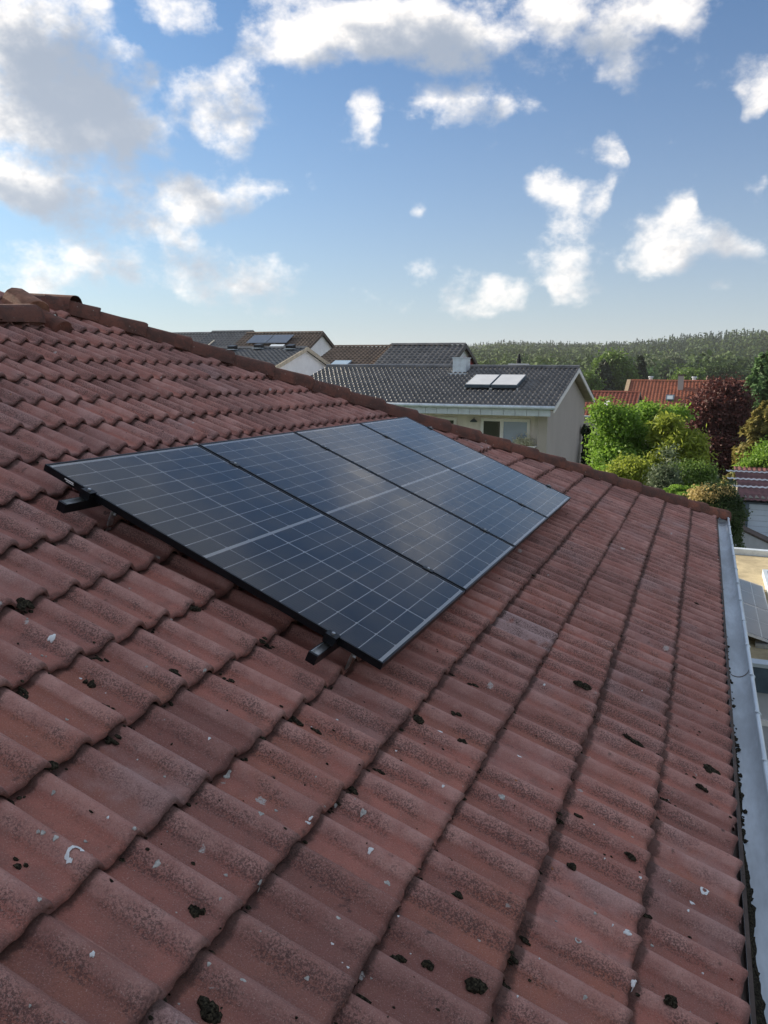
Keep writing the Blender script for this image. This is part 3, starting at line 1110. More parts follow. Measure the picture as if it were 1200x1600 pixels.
MOSS = [  # photo position, half size in metres along eave / slope, height, label
    (747, 1544, .024, .030, .020, 'largest dark moss clump lying near the lower edge of the photo'),
    (328, 1582, .020, .022, .018, 'dark moss clump cut by the bottom edge of the photo, left of its centre'),
    (305, 1428, .013, .014, .013, 'small round black moss ball on the near tile below the white C-shaped dropping'),
    (143, 1071, .013, .014, .012, 'round black moss ball on a tile left of the lower rail end'),
    (905, 1070, .026, .040, .020, 'thick dark moss clump to the right of the lowest panel corner'),
    (1112, 1211, .024, .042, .020, 'dark moss clump beside the gutter, on the lowest tile course'),
    (1098, 1228, .018, .024, .014, 'small ragged moss clump just below the larger one beside the gutter'),
    (668, 1506, .014, .016, .014, 'black moss clump left of the largest clump near the lower edge'),
    (884, 1370, .012, .020, .013, 'oval black moss clump standing in a trough of the near tiles, right half'),
    (980, 1340, .012, .022, .011, 'flat dark moss strip on a rib two courses above the eave'),
    (1038, 1580, .017, .020, .017, 'black moss clump in the lower right corner near the gutter'),
    (715, 1170, .014, .018, .012, 'small dark moss clump just below the round white dropping under the panels'),
    (647, 1137, .020, .024, .016, 'dark moss clump at a tile edge left of the round white dropping'),
    (995, 1150, .018, .040, .013, 'ragged moss streak on the second course from the eave'),
    (82, 1197, .016, .018, .013, 'moss clump wedged at a tile edge by the left border of the photo'),
    (303, 965, .016, .018, .013, 'brown moss clump on a tile below the middle of the nearest panel edge'),
    (36, 955, .020, .024, .014, 'moss clump under a tile edge at the left border below the upper rail end'),
    (620, 1495, .013, .015, .012, 'small moss clump tucked at the tile edge below the central course line'),
]
for q, (px, py, a, b_, h, lab) in enumerate(MOSS):
    u, v, hh = on_tiles(px, py)
    m = MB()
    r = np.random.default_rng(300 + q)
    for t in range(5):
        lump(m, RP(u + r.normal(0, a * .45), v + r.normal(0, b_ * .5), hh + .002), a * r.uniform(.5, .8), b_ * r.uniform(.5, .8), h * r.uniform(.6, 1.0), 900 + q * 7 + t)
    o = m.build('moss_clump', MT['moss'], smooth=False, origin=RP(u, v, hh))
    tag(o, lab, 'moss clump', 'moss clumps lying on the roof tiles')

cr = MB()
rr = np.random.default_rng(5)
for q in range(2600):
    vf = COURSES[int(rr.integers(0, 12))]
    u = rr.uniform(-2.0, min(7.5, hip(vf) - .3))
    if rr.random() < .62:                                  # packed under the lower edges, mostly beside the ribs
        x = rr.choice([.02, .17, .19, .215, .3]) + rr.normal(0, .018)
        u = U0 + math.floor((u - U0) / TW) * TW + x
        v = vf + abs(rr.normal(.003, .008))
        s = rr.uniform(.002, .0085)
    else:
        v = vf - rr.uniform(0, .30)
        s = rr.uniform(.0010, .0050)
    if v > 3.17 or (0 < u < 4.6 and 0 < v < 1.6):
        continue
    lump(cr, RP(u, v, surface(u, v) + .001), s * rr.uniform(.7, 1.5), s * rr.uniform(.7, 2.0), s * .8, 3000 + q, sub=1)
for q in range(150):
    vf = COURSES[int(rr.integers(0, 8))]
    u = rr.uniform(-1.6, min(6.5, hip(vf) - .4))
    x = rr.choice([.02, .045, .185, .20, .215, .3]) + rr.normal(0, .014)
    u = U0 + math.floor((u - U0) / TW) * TW + x
    v = vf + abs(rr.normal(.006, .012)) if rr.random() < .6 else vf - rr.uniform(.02, .28)
    if v > 3.15 or (-.05 < u < 4.6 and -.05 < v < 1.7):
        continue
    for t in range(4):
        s = rr.uniform(.004, .011)
        uu, vv_ = u + rr.normal(0, .006), v + rr.normal(0, .012)
        lump(cr, RP(uu, vv_, surface(uu, vv_) + .001), s, s * rr.uniform(1, 2), s * .75, 7000 + q * 4 + t, sub=1)
tag(cr.build('moss_crumbs', MT['moss'], origin=RP(1, 2, 0)), 'black moss crumbs strewn along the tile edges', 'moss crumbs', kind='stuff')

gd = MB()
sil = []
for y in np.linspace(.3, 5.2, 120):
    f_ = min(1, max(.12, (5.4 - y) / 3.0))
    row = []
    for t in np.linspace(0, 1, 9):
        x = GX - GR + .006 + t * (.050 * f_ + .008 * math.sin(y * 9) + rr.normal(0, .003))
        z0 = GZ - math.sqrt(max(GR ** 2 - (x - GX) ** 2, 0)) + .001
        row.append((x, y, z0 + (.016 * f_ * math.sin(math.pi * min(1, t * .9 + .1)) if t < 1 else 0) + (rr.normal(0, .0028) if t < 1 else 0)))
    sil.append(row)
gd.grid(sil)
for q in range(420):
    y = .6 + 3.9 * rr.random() ** 1.3 + (rr.random() < .15) * 3.5 * rr.random()
    x = GX - GR + .012 + abs(rr.normal(.004, .013))
    z = GZ - math.sqrt(max(GR ** 2 - (x - GX) ** 2, 0)) + .004
    s = rr.uniform(.004, .016)
    lump(gd, (x, y, z + s * .3), s, s * 1.3, s * .8, 5000 + q, ax=(np.array([1, 0, 0]), np.array([0, 1, 0]), np.array([0, 0, 1])), sub=1)
tag(gd.build('gutter_debris', MT['moss'], origin=(GX, 3, GZ - GR)), 'black moss and dirt lying in the near stretch of the gutter', 'debris', kind='stuff')


def splat(px, py, pts, mat, name, th=.0016):
    """a flat mark that follows the tile: outline in metres around the photo position"""
    u, v, h = on_tiles(px, py)
    m = MB()
    n = len(pts)
    top = [RP(u + a, v + b, surface(u + a, v + b) + th) for a, b in pts]
    bot = [RP(u + a, v + b, surface(u + a, v + b) - .002) for a, b in pts]
    c = RP(u, v, surface(u, v) + th * 1.5)
    m.add(top + bot + [c], [(i, (i + 1) % n, 2 * n) for i in range(n)] + [(i, n + i, n + (i + 1) % n, (i + 1) % n) for i in range(n)])
    m.build(name, mat, roof)


def blob_pts(rx, ry, seed, n=16):
    r = np.random.default_rng(seed)
    p = r.uniform(0, 6.28, 3)
    return [(rx * math.cos(t) * k, ry * math.sin(t) * k) for t in np.linspace(0, 2 * math.pi, n, endpoint=False)
            for k in [1 + .22 * math.sin(3 * t + p[0]) + .16 * math.sin(5 * t + p[1]) + r.normal(0, .05)]]


def arc_strip(px, py, r0, r1, a0, a1, mat, name, th=.0016):
    u, v, h = on_tiles(px, py)
    m = MB()
    rg = np.random.default_rng(int(px))
    rows = [[], []]
    for t in np.linspace(a0, a1, 18):
        w = 1 + rg.normal(0, .07)
        for q, rr_ in ((0, r0 * w), (1, r1 * (2 - w))):
            a, b = rr_ * math.cos(t), rr_ * math.sin(t)
            rows[q].append(RP(u + a, v + b, surface(u + a, v + b) + th))
    m.grid(rows).build(name, mat, roof)


arc_strip(117, 1332, .0115, .0195, rad(150), rad(405), MT['dropping'], 'bird_dropping')
splat(78, 1007, blob_pts(0.0095, 0.0109, 2), MT['dropping'], 'bird_dropping', .004)
splat(688, 1144, blob_pts(0.0068, 0.0082, 4), MT['dropping'], 'bird_dropping', .002)
arc_strip(1098, 1395, .007, .015, 0, 6.0, MT['dropping'], 'bird_dropping')
splat(1081, 1411, blob_pts(0.0068, 0.0082, 7), MT['dropping'], 'bird_dropping')
splat(981, 1456, blob_pts(0.0061, 0.0102, 8), MT['dropping'], 'bird_dropping')
splat(993, 1532, blob_pts(0.0061, 0.0068, 9), MT['dropping'], 'bird_dropping')
arc_strip(807, 1190, .010, .015, rad(60), rad(260), MT['dropping'], 'bird_dropping')
splat(785, 1244, blob_pts(0.0075, 0.0109, 11), MT['lichen'], 'lichen')
splat(482, 1284, blob_pts(0.0102, 0.0075, 12), MT['dropping'], 'bird_dropping')
splat(408, 1271, blob_pts(0.0075, 0.0082, 13), MT['lichen'], 'lichen')
splat(573, 1340, blob_pts(0.0068, 0.0061, 14), MT['dropping'], 'bird_dropping')
splat(569, 1266, blob_pts(0.0068, 0.0082, 15), MT['lichen'], 'lichen')
splat(241, 1361, blob_pts(0.0068, 0.0068, 16), MT['lichen'], 'lichen')
splat(87, 1309, blob_pts(0.0068, 0.0054, 17), MT['lichen'], 'lichen')
splat(144, 1492, blob_pts(0.0041, 0.0048, 18), MT['dropping'], 'bird_dropping')
splat(355, 1212, blob_pts(0.0122, 0.0075, 19), MT['lichen'], 'lichen')
splat(605, 1380, blob_pts(0.0075, 0.0095, 20), MT['lichen'], 'lichen')
splat(749, 1470, blob_pts(0.0061, 0.0068, 21), MT['lichen'], 'lichen')
splat(381, 1531, blob_pts(0.0054, 0.0075, 22), MT['lichen'], 'lichen')
arc_strip(894, 1484, .006, .010, 0, 6.2, MT['lichen'], 'lichen')
for q in range(120):
    px, py = rr.uniform(20, 1130), rr.uniform(860, 1580)
    u, v, h = on_tiles(px, py)
    if v > 3.1 or (-.2 < u < 4.7 and -.1 < v < 1.85):
        continue
    s = rr.uniform(.0015, .0042)
    splat(px, py, blob_pts(s, s * rr.uniform(.8, 1.6), 40 + q, 10), MT['lichen' if rr.random() < .6 else 'dropping'], 'lichen')


# ------------------------------------------------------------------ tiled roofs of other houses
def wavy_roof(mb, x0, x1, y_e, z_e, y_r, z_r, rib=.15, gauge=.33, amp=.018, step=.022, pts=6):
    """roof plane with its eave along X: rounded ribs down the slope and stepped courses"""
    L = math.hypot(y_r - y_e, z_r - z_e)
    sy, sz = (y_r - y_e) / L, (z_r - z_e) / L
    ny, nz = (-sz, sy) if sy > 0 else (sz, -sy)
    if nz < 0:
        ny, nz = -ny, -nz
    n = max(2, int((x1 - x0) / rib * pts))
    xs = np.linspace(x0, x1, n + 1)
    wv = amp * np.maximum(np.sin(xs / rib * 2 * math.pi), -.35)
    rows = []
    nc = int(L / gauge)
    g = L / nc
    for c in range(nc):
        for t, dh in ((0.0, -step), (0.004, 0.0), (g, -step)):
            s = c * g + t
            rows.append(np.stack([xs, np.full_like(xs, y_e + sy * s) + ny * (wv + dh), np.full_like(xs, z_e + sz * s) + nz * (wv + dh)], 1))
    V = np.concatenate(rows)
    m = len(xs)
    i, j = np.meshgrid(np.arange(len(rows) - 1), np.arange(m - 1), indexing='ij')
    a = (i * m + j).ravel()
    Fq = np.stack([a, a + 1, a + m + 1, a + m], 1)
    return V, Fq


def roof_part(parent, name, x0, x1, y_e, z_e, y_r, z_r, mat, **kw):
    V, Fq = wavy_roof(None, x0, x1, y_e, z_e, y_r, z_r, **kw)
    o = big_mesh(name, V, Fq, mat, parent=parent, origin=parent.origin)
    return o


def window(parent, x0, x1, z0, z1, y, glass, frame=MT['whitep'], fw=.095, mull=(), depth=.06, name='window'):
    """a window in a wall that faces -Y: frame with panes set back"""
    f = MB()
    f.box((x0, y - .03, z0), (x0 + fw, y + depth, z1)).box((x1 - fw, y - .03, z0), (x1, y + depth, z1))
    f.box((x0 + fw, y - .03, z1 - fw), (x1 - fw, y + depth, z1)).box((x0 + fw, y - .03, z0), (x1 - fw, y + depth, z0 + fw))
    xs = [x0 + fw]
    for mx in mull:
        f.box((mx - fw * .6, y - .032, z0 + fw), (mx + fw * .6, y + depth, z1 - fw))
        xs += [mx - fw * .6, mx + fw * .6]
    xs.append(x1 - fw)
    w = f.build(name, frame, parent)
    gl = glass if isinstance(glass, (list, tuple)) else [glass] * (len(xs) // 2)
    for q in range(0, len(xs), 2):
        MB().box((xs[q], y + .005, z0 + fw), (xs[q + 1], y + .02, z1 - fw)).build('pane', gl[q // 2], w)
    return w


# ---- the pale neighbour with the anthracite roof
NX1, NX0 = -4.30, -14.4
NY_E, NZ_E, NY_R, NZ_R = 25.20, 5.06, 30.2, 6.32
nb = empty('apartment_house', (-9, 30, 0))
tag(nb, 'pale rendered house with anthracite tiled roof and a recessed balcony', 'house')
nbw = MB()
nbw.box((NX0, 26.42, 0), (-4.92, 34.4, 4.95))
nbw.build('wall', MT['cladding'], nb)
gw = MB()
gp = [(-4.92, 25.95, 0), (-4.92, 34.45, 0), (-4.92, 34.45, 5.0), (-4.92, 30.2, 6.12), (-4.92, 25.95, 5.0)]
gw.prism(gp, (.30, 0, 0))
gw.build('gable_wall', MT['greyplaster'], nb)
rp = roof_part(nb, 'roof', NX0, NX1, NY_E, NZ_E, NY_R, NZ_R, MT['anthracite'], rib=.175, gauge=.335, amp=.040, step=.035, pts=8)
roof_part(nb, 'back_roof', NX0, NX1, 35.2, NZ_E, NY_R, NZ_R, MT['anthracite'], rib=.15, gauge=.335, amp=.018, pts=4)
q = 0
while NX0 + q * .38 < NX1:
    x = NX0 + q * .38
    MB().prism([(x, NY_R - .13, NZ_R - .03), (x, NY_R - .08, NZ_R + .05), (x, NY_R, NZ_R + .075), (x, NY_R + .08, NZ_R + .05), (x, NY_R + .13, NZ_R - .03)], (min(.375, NX1 - x), 0, 0)).build('ridge_tile', MT['anthracite'], rp)
    q += 1
MB().prism([(NX1 + .0, NY_E + .1, NZ_E - .19), (NX1 + .0, NY_R, NZ_R - .19), (NX1, 35.1, NZ_E - .19), (NX1, 35.1, NZ_E - .03), (NX1, NY_R, NZ_R - .03), (NX1, NY_E + .1, NZ_E - .03)], (-.04, 0, 0)).build('barge_board', MT['whitep'], nb)
for s, (ya, za, yb_, zb) in enumerate(((NY_E + .12, NZ_E - .10, NY_R, NZ_R - .10), (35.1, NZ_E - .10, NY_R, NZ_R - .10))):
    MB().prism([(NX1 - .045, ya, za - .03), (NX1 - .045, yb_, zb - .03), (NX1 - .045, yb_, zb), (NX1 - .045, ya, za)], (NX0 - NX1, 0, 0)).build('soffit', MT['soffit'], nb)
x = NX0
while x < NX1 - .35:
    MB().box((x + .006, NY_E + .04, NZ_E - .30), (x + .364, NY_E + .075, NZ_E - .085)).build('fascia_panel', MT['fascia'], nb)
    x += .37
MB().box((NX0, NY_E + .08, NZ_E - .32), (-4.93, 26.4, NZ_E - .27)).build('balcony_soffit', MT['soffit'], nb)
MB().tube([(NX0, NY_E - .03, NZ_E - .035), (NX1 + .02, NY_E - .03, NZ_E - .035)], .06, 10).build('gutter', MT['zinc'], nb, smooth=True)


def nb_pt(px, py, y):
    return at_y(px, py, y)


WY = 26.42
a, b = nb_pt(752, 653, WY), nb_pt(829, 653, WY)
mx = nb_pt(785, 653, WY)[0]
window(nb, a[0], b[0], a[2] - 2.15, a[2], WY - .03, [MT['darkglass'], MT['blueglass']], mull=(mx,), name='balcony_door')
a, b = nb_pt(662, 651, WY), nb_pt(714, 651, WY)
window(nb, a[0], b[0], a[2] - 1.2, a[2], WY - .03, [MT['blueglass'], MT['darkglass']], mull=(nb_pt(688, 653, WY)[0],), name='window')
x = NX0
while x < -5.0:
    MB().box((x, WY - .012, 2.4), (x + .10, WY - .002, 4.74)).build('cladding_board', MT['cladding'], nb)
    x += .115
c = nb_pt(740, 656, WY - .16)
MB().tube([c + (0, .1, .05), c + (0, .02, .06), c], .014, 6).tube([c + (0, 0, .03), c + (0, 0, -.02), c + (0, 0, -.07)], [.03, .10, .13], 10).build('wall_lamp', MT['bluegrey'], nb)
MB().box((NX0, 25.6, 2.3), (-4.93, 26.38, 2.42)).build('balcony_floor', MT['paving'], nb)
ry = 25.7
rz = nb_pt(845, 699, ry)[2]
for zz in (rz, rz - .16, rz - .40, rz - .64):
    MB().tube([(-9.0, ry, zz), (-4.95, ry, zz)], .022, 6).build('railing_bar', MT['whitep'], nb)
for xx in np.linspace(-9.0, -4.97, 6):
    MB().tube([(xx, ry, 2.4), (xx, ry, rz)], .022, 6).build('railing_post', MT['whitep'], nb)
MB().tube([(-4.95, ry, rz), (-4.95, 26.35, rz)], .022, 6).build('railing_bar', MT['whitep'], nb)

NSL = (NZ_R - NZ_E) / (NY_R - NY_E)


def nb_roof(px, py, lift=.0):
    """point on the neighbour's front roof plane behind a photo pixel"""
    r = ray(px, py)
    k = (NZ_E + lift - NSL * NY_E - CAM[2]) / (r[2] - NSL * r[1])
    return CAM + r * k


nrm = np.array([0, -NSL, 1]) / math.hypot(1, NSL)
LB = ['pale solar collector on the anthracite roof, the one beside the metal chimney box', 'pale solar collector on the anthracite roof, the one nearer the gable end']
for q, cs in enumerate((((726, 601), (766, 601), (782, 585), (743.5, 585)), ((767, 601.5), (808, 602), (822, 585.5), (783, 585)))):
    P = [nb_roof(px, py, .16) for px, py in cs]
    P[1][1] = P[0][1]; P[2][1] = P[3][1]; P[1][2] = P[0][2]; P[2][2] = P[3][2]
    w = (P[1][0] - P[0][0])
    P[3][0], P[2][0] = P[0][0] + .02, P[1][0] + .02
    sc_ = empty('solar_collector', P[0] - nrm * .12)
    tag(sc_, LB[q], 'solar collector', 'solar collectors on the anthracite roof')
    MB().prism([p - nrm * .10 for p in P], nrm * .10).build('casing', MT['bluegrey'], sc_)
    ins = [P[0] + (P[2] - P[0]) * .03, P[1] + (P[3] - P[1]) * .03, P[2] + (P[0] - P[2]) * .03, P[3] + (P[1] - P[3]) * .03]
    MB().prism([p + nrm * .003 for p in ins], nrm * .006).build('cover_glass', simple('collector_glass', (.60, .62, .63), .25, 0, .06, 2, spec=1.0), sc_)  # pale base colour paints in the reflected sky
    for p in (P[0], P[1]):
        MB().box(p - nrm * .16 - (.03, .0, .02), p - nrm * .10 + (.03, .05, .0)).build('foot', MT['alu'], sc_)

a = at_y(710, 588, 29.6)
ch = empty('metal_chimney', (a[0], 29.6, 6.05))
tag(ch, 'grey sheet metal chimney box on the anthracite roof near its ridge', 'chimney')
MB().box((a[0], 29.35, 6.0), (a[0] + .50, 29.95, 6.62)).build('casing', MT['zinc'], ch)
MB().box((a[0] - .03, 29.32, 6.62), (a[0] + .53, 29.98, 6.65)).build('cap', MT['zinc'], ch)
MB().box((a[0] - .10, 29.1, 5.985), (a[0] + .60, 30.0, 6.065)).build('flashing', MT['zinc'], ch)
a = at_y(811, 572, 30.5)
vp = empty('vent_pipe', (a[0], 30.5, 6.3))
tag(vp, 'small black vent pipe with white base on the ridge of the anthracite roof', 'vent pipe')
MB().box((a[0] - .34, 30.2, 6.2), (a[0] + .34, 30.7, 6.44)).build('base', MT['whitep'], vp)
MB().tube([(a[0], 30.45, 6.4), (a[0], 30.45, 6.62), (a[0], 30.45, 6.64), (a[0], 30.45, 6.80)], [.09, .09, .055, .045], 10).build('pipe', MT['black'], vp)


# ---- rows of houses behind: ridge along X, gable towards +X
def gable_house(name, label, x0, x1, y_r, z_r, half, pitch, mat_r, mat_w, group=None, rib=.3, verge=None, base=0.0, mat_g=None):
    z_e = z_r - half * math.tan(rad(pitch))
    h = empty(name, ((x0 + x1) / 2, y_r, base))
    tag(h, label, 'house', group)
    MB().box((x0 + .1, y_r - half + .5, base), (x1 - .32, y_r + half - .5, z_e + .08)).build('wall', mat_w, h)
    zt = z_r - .14
    g = half - .45
    zg = zt - g * math.tan(rad(pitch))
    MB().prism([(x1 - .3, y_r - g, base), (x1 - .3, y_r + g, base), (x1 - .3, y_r + g, zg), (x1 - .3, y_r, zt), (x1 - .3, y_r - g, zg)], (.12, 0, 0)).build('gable_wall', mat_g or mat_w, h)
    r = roof_part(h, 'roof', x0, x1, y_r - half, z_e, y_r, z_r, mat_r, rib=rib, gauge=.36, amp=.035, step=.035, pts=5)
    roof_part(h, 'back_roof', x0, x1, y_r + half, z_e, y_r, z_r, mat_r, rib=rib, gauge=.36, amp=.035, step=.035, pts=3)
    x = x0
    while x < x1 - .05:
        MB().prism([(x, y_r - .15, z_r - .02), (x, y_r, z_r + .09), (x, y_r + .15, z_r - .02)], (min(.40, x1 - x) - .006, 0, 0)).build('ridge_tile', mat_r, r)
        x += .40
    vm = verge or MT['coping']
    d = -.10
    for s in (-1, 1):
        MB().prism([(x1 + .002, y_r + s * half, z_e - .2), (x1 + .002, y_r, z_r - .2), (x1 + .002, y_r, z_r + .03), (x1 + .002, y_r + s * half, z_e + .03)], (.05, 0, 0)).build('verge_board', vm, h)
    MB().tube([(x0, y_r - half - .05, z_e - .03), (x1, y_r - half - .05, z_e - .03)], .07, 8).build('gutter', MT['zinc'], h)
    h.slope = (y_r - half, z_e, math.tan(rad(pitch)))
    return h


def on_slope(h, px, py, lift=0.0):
    y_e, z_e, t = h.slope
    r = ray(px, py)
    k = (z_e + lift - t * y_e - CAM[2]) / (r[2] - t * r[1])
    return CAM + r * k


def slab_on(h, px0, py0, px1, py1, lift, th, parent, name, mat):
    """rectangular sheet on a roof slope between two photo pixels (upper left, lower right)"""
    a, b = on_slope(h, px0, py0, lift), on_slope(h, px1, py1, lift)
    y_e, z_e, t = h.slope
    nn = np.array([0, -t, 1]) / math.hypot(1, t)
    x0, x1 = min(a[0], b[0]), max(a[0], b[0])
    lo, hi = (a, b) if a[1] < b[1] else (b, a)
    P = [(x0, lo[1], lo[2]), (x1, lo[1], lo[2]), (x1, hi[1], hi[2]), (x0, hi[1], hi[2])]
    return MB().prism([np.array(p) - nn * th for p in P], nn * th).build(name, mat, parent), x0, x1, lo, hi


hB = gable_house('terraced_house', 'low house with grey tiled roof, ochre verge and white gable wall, nearest of the terrace', -36, -22.27, 44, 7.54, 5.2, 16.5, MT['slateblue'], MT['white'], 'terraced houses behind the hip', verge=MT['soffit'])
hC = gable_house('terraced_house', 'house with brown tiled roof, tall white gable and a blue solar array', -33.6, -27.0, 56, 9.09, 5.2, 26.3, MT['brownroof'], MT['white'], 'terraced houses behind the hip')
hD = gable_house('terraced_house', 'house with blue grey tiled roof and one wide roof window', -37.4, -33.58, 57, 9.28, 5.2, 26.0, MT['slateblue'], MT['white'], 'terraced houses behind the hip')
hE = gable_house('terraced_house', 'house with dark grey tiled roof at the left end of the terrace', -50, -37.42, 58, 9.24, 5.2, 26.0, MT['anthracite'], MT['white'], 'terraced houses behind the hip')
hF = gable_house('terraced_house', 'house with brown tiled roof and a small bright roof window, ridge below the white gable', -24.2, -20.1, 52, 7.9, 5.4, 19.5, MT['brownroof'], MT['white'], 'terraced houses behind the hip')
hF2 = gable_house('terraced_house', 'narrow tan brown tiled roof between the brown roof and the dark gabled one', -20.08, -16.0, 52, 7.95, 5.4, 19.5, MT['tanroof'], MT['white'], 'terraced houses behind the hip')
hG = gable_house('terraced_house', 'house with anthracite tiled roof and white and red gable behind the metal chimney', -16.9, -12.5, 44, 7.68, 5.0, 22.0, MT['anthracite'], MT['white'], 'terraced houses behind the hip', verge=MT['black'])
MB().box((-12.798 + .001, 44.2, 3), (-12.62, 46.2, 7.0)).build('red_wall_panel', MT['redwall'], hG)
slab_on(hD, 334, 531, 322, 542, .10, .10, hD, 'roof_window', MT['plaster'])
pv = empty('rooftop_solar_array', on_slope(hC, 410, 530))
tag(pv, 'two blue solar panels side by side on the brown tiled roof', 'solar panel')
o_, xa, xb, lo, hi = slab_on(hC, 412, 524, 430, 536, .14, .04, pv, 'frame', MT['alu'])
y_e, z_e, tt = hC.slope
for q in range(2):
    w_ = (xb - xa) * 1.1 + .9
    x0_ = xa - .8 + q * 1.75
    n_ = np.array([0, -tt, 1]) / math.hypot(1, tt)
    P = [np.array((x0_, lo[1], lo[2])), np.array((x0_ + 1.68, lo[1], lo[2])), np.array((x0_ + 1.68, hi[1], hi[2])), np.array((x0_, hi[1], hi[2]))]
    MB().prism([p + n_ * .003 for p in P], n_ * .03).build('module', simple('blue_module', (.045, .07, .12), .12, 0, .1, 1, spec=1.0), pv)
slab_on(hC, 424, 538, 440, 543, .12, .10, hC, 'roof_window', MT['zinc'])
slab_on(hF, 524, 563, 540, 571, .10, .09, hF, 'roof_window', simple('bright_pane', (.30, .42, .55), .08, 0, .05, 1, spec=1.0))
for px, py in ((363, 547), (404, 545), (454, 546)):
    c = on_slope(hB, px, py)
    v_ = empty('roof_vent', c)
    tag(v_, {363: 'small dark roof vent below the blue grey roof', 404: 'small dark roof vent on the grey roof, the middle one', 454: 'small dark roof vent near the ochre verge'}[px], 'roof vent', 'roof vents on the grey roof')
    MB().prism([c + (-.22, -.2, 0), c + (.22, -.2, 0), c + (.22, .25, .1), c + (-.22, .25, .1)], (0, 0, .22)).build('hood', MT['black'], v_)
    MB().box(c + (-.3, -.3, .01), c + (.3, .35, .05)).build('flashing', MT['zinc'], v_)

# ---- red roofed houses on the right
hR = gable_house('red_roofed_house', 'pale yellow house with bright red tiled roof and a chimney beyond the shrubs', -6.6 + 0, 6.5, 80, 5.66, 6.5, 24, MT['redroof'], MT['yellowwall'], 'red roofed houses', verge=MT['timber'])
MB().prism([(-6.62, 74.2, 0), (-6.62, 85.8, 0), (-6.62, 85.8, 2.95), (-6.62, 80, 5.52), (-6.62, 74.2, 2.95)], (.1, 0, 0)).build('gable_wall', MT['yellowwall'], hR)
for s in (-1, 1):
    MB().prism([(-6.95, 80 + s * 6.6, 2.62), (-6.95, 80, 5.5), (-6.95, 80, 5.74), (-6.95, 80 + s * 6.6, 2.86)], (.33, 0, 0)).build('verge_board', MT['timber'], hR)
c = on_slope(hR, 1063, 607)
ch = empty('roof_chimney', (c[0], c[1], c[2] - .2))
tag(ch, 'slim grey chimney on the bright red roof', 'chimney', 'chimneys on the red roof')
zt = at_y(1063, 587, c[1])[2]
MB().box((c[0] - .24, c[1] - .25, c[2] - .4), (c[0] + .24, c[1] + .25, zt)).build('stack', MT['greyplaster'], ch)
MB().box((c[0] - .32, c[1] - .32, zt), (c[0] + .32, c[1] + .32, zt + .12)).build('cap', MT['coping'], ch)
for px, lab in ((1017, 'short pale flue on the ridge of the red roof near its gable'), (1085, 'short pale flue on the ridge of the red roof behind the chimney')):
    t = at_y(px, 590, 80.5)
    fl = empty('flue', (t[0], 80.5, 5.5))
    tag(fl, lab, 'flue', 'flues on the red roof')
    MB().tube([(t[0], 80.5, 5.4), (t[0], 80.5, 5.95)], .17, 8).build('pipe', MT['alu'], fl)
    MB().tube([(t[0], 80.5, 5.95), (t[0], 80.5, 6.05)], [.26, .20], 8).build('cap', MT['alu'], fl)
for px in (1046, 1107):
    w_, x0_, x1_, lo, hi = slab_on(hR, px - 5, 616.5, px + 7, 624.5, .14, .14, hR, 'roof_window', MT['bluegrey'])
    slab_on(hR, px - 3, 618, px + 5, 623.5, .15, .02, w_, 'pane', simple('sky_pane', (.35, .42, .46), .06, 0, .05, 1, spec=1.0))
hS = gable_house('red_roofed_house', 'low house with dull red roof half hidden between the pale gable and the shrubs', -9.6, -5.0, 70, 4.75, 5.0, 20, MT['oldred'], MT['plaster'], 'red roofed houses')
slab_on(hS, 946, 626, 951, 633, .3, .3, hS, 'roof_window', MT['whitep'])

# ---- annex with a gravelled flat roof beside our house
an = empty('flat_roof_annex', (1.8, 12, 0))
tag(an, 'flat roofed annex below the gutter with yellow gravel roof and metal edge', 'building')
ax0, ax1, ay0, ay1, az = -.2, 5.2, 8.92, 15.0, 3.0
MB().box((ax0, ay0 + .08, 0), (ax1, ay1 - .06, az - .12)).build('wall', MT['greywall'], an)
MB().box((ax0, ay0 + .16, az - .12), (ax1, ay1 - .14, az)).build('gravel_roof', MT['gravel'], an)
rm = MB()
rm.box((ax0, ay1 - .14, az - .20), (ax1, ay1, az + .10)).box((ax0, ay0, az + .02), (ax1, ay0 + .16, az + .06)).box((ax1 - .14, ay0 + .16, az - .2), (ax1, ay1 - .14, az + .08))
rm.build('roof_edge', MT['zinc'], an)
MB().box((ax0, ay0 + .02, az - .26), (ax1, ay0 + .075, az + .02)).build('fascia', MT['bluegrey'], an)
wa = on_z = at_y(1178, 1122, ay0 + .08)
wb = at_y(1190, 1226, ay0 + .08)
window(an, wa[0] - .75, wa[0] + .27, wb[2], wa[2], ay0 + .08, [MT['wood'], MT['darkglass']], mull=(wa[0] + .04,), fw=.06)
MB().box((wa[0] - .8, ay0 - .03, wb[2] - .06), (wa[0] + .33, ay0 + .08, wb[2] - .02)).build('window_sill', MT['alu'], an)
MB().box((ax0, ay0 + 3.5, az), (ax1, ay0 + 3.53, az + .004)).build('roof_seam', MT['coping'], an)

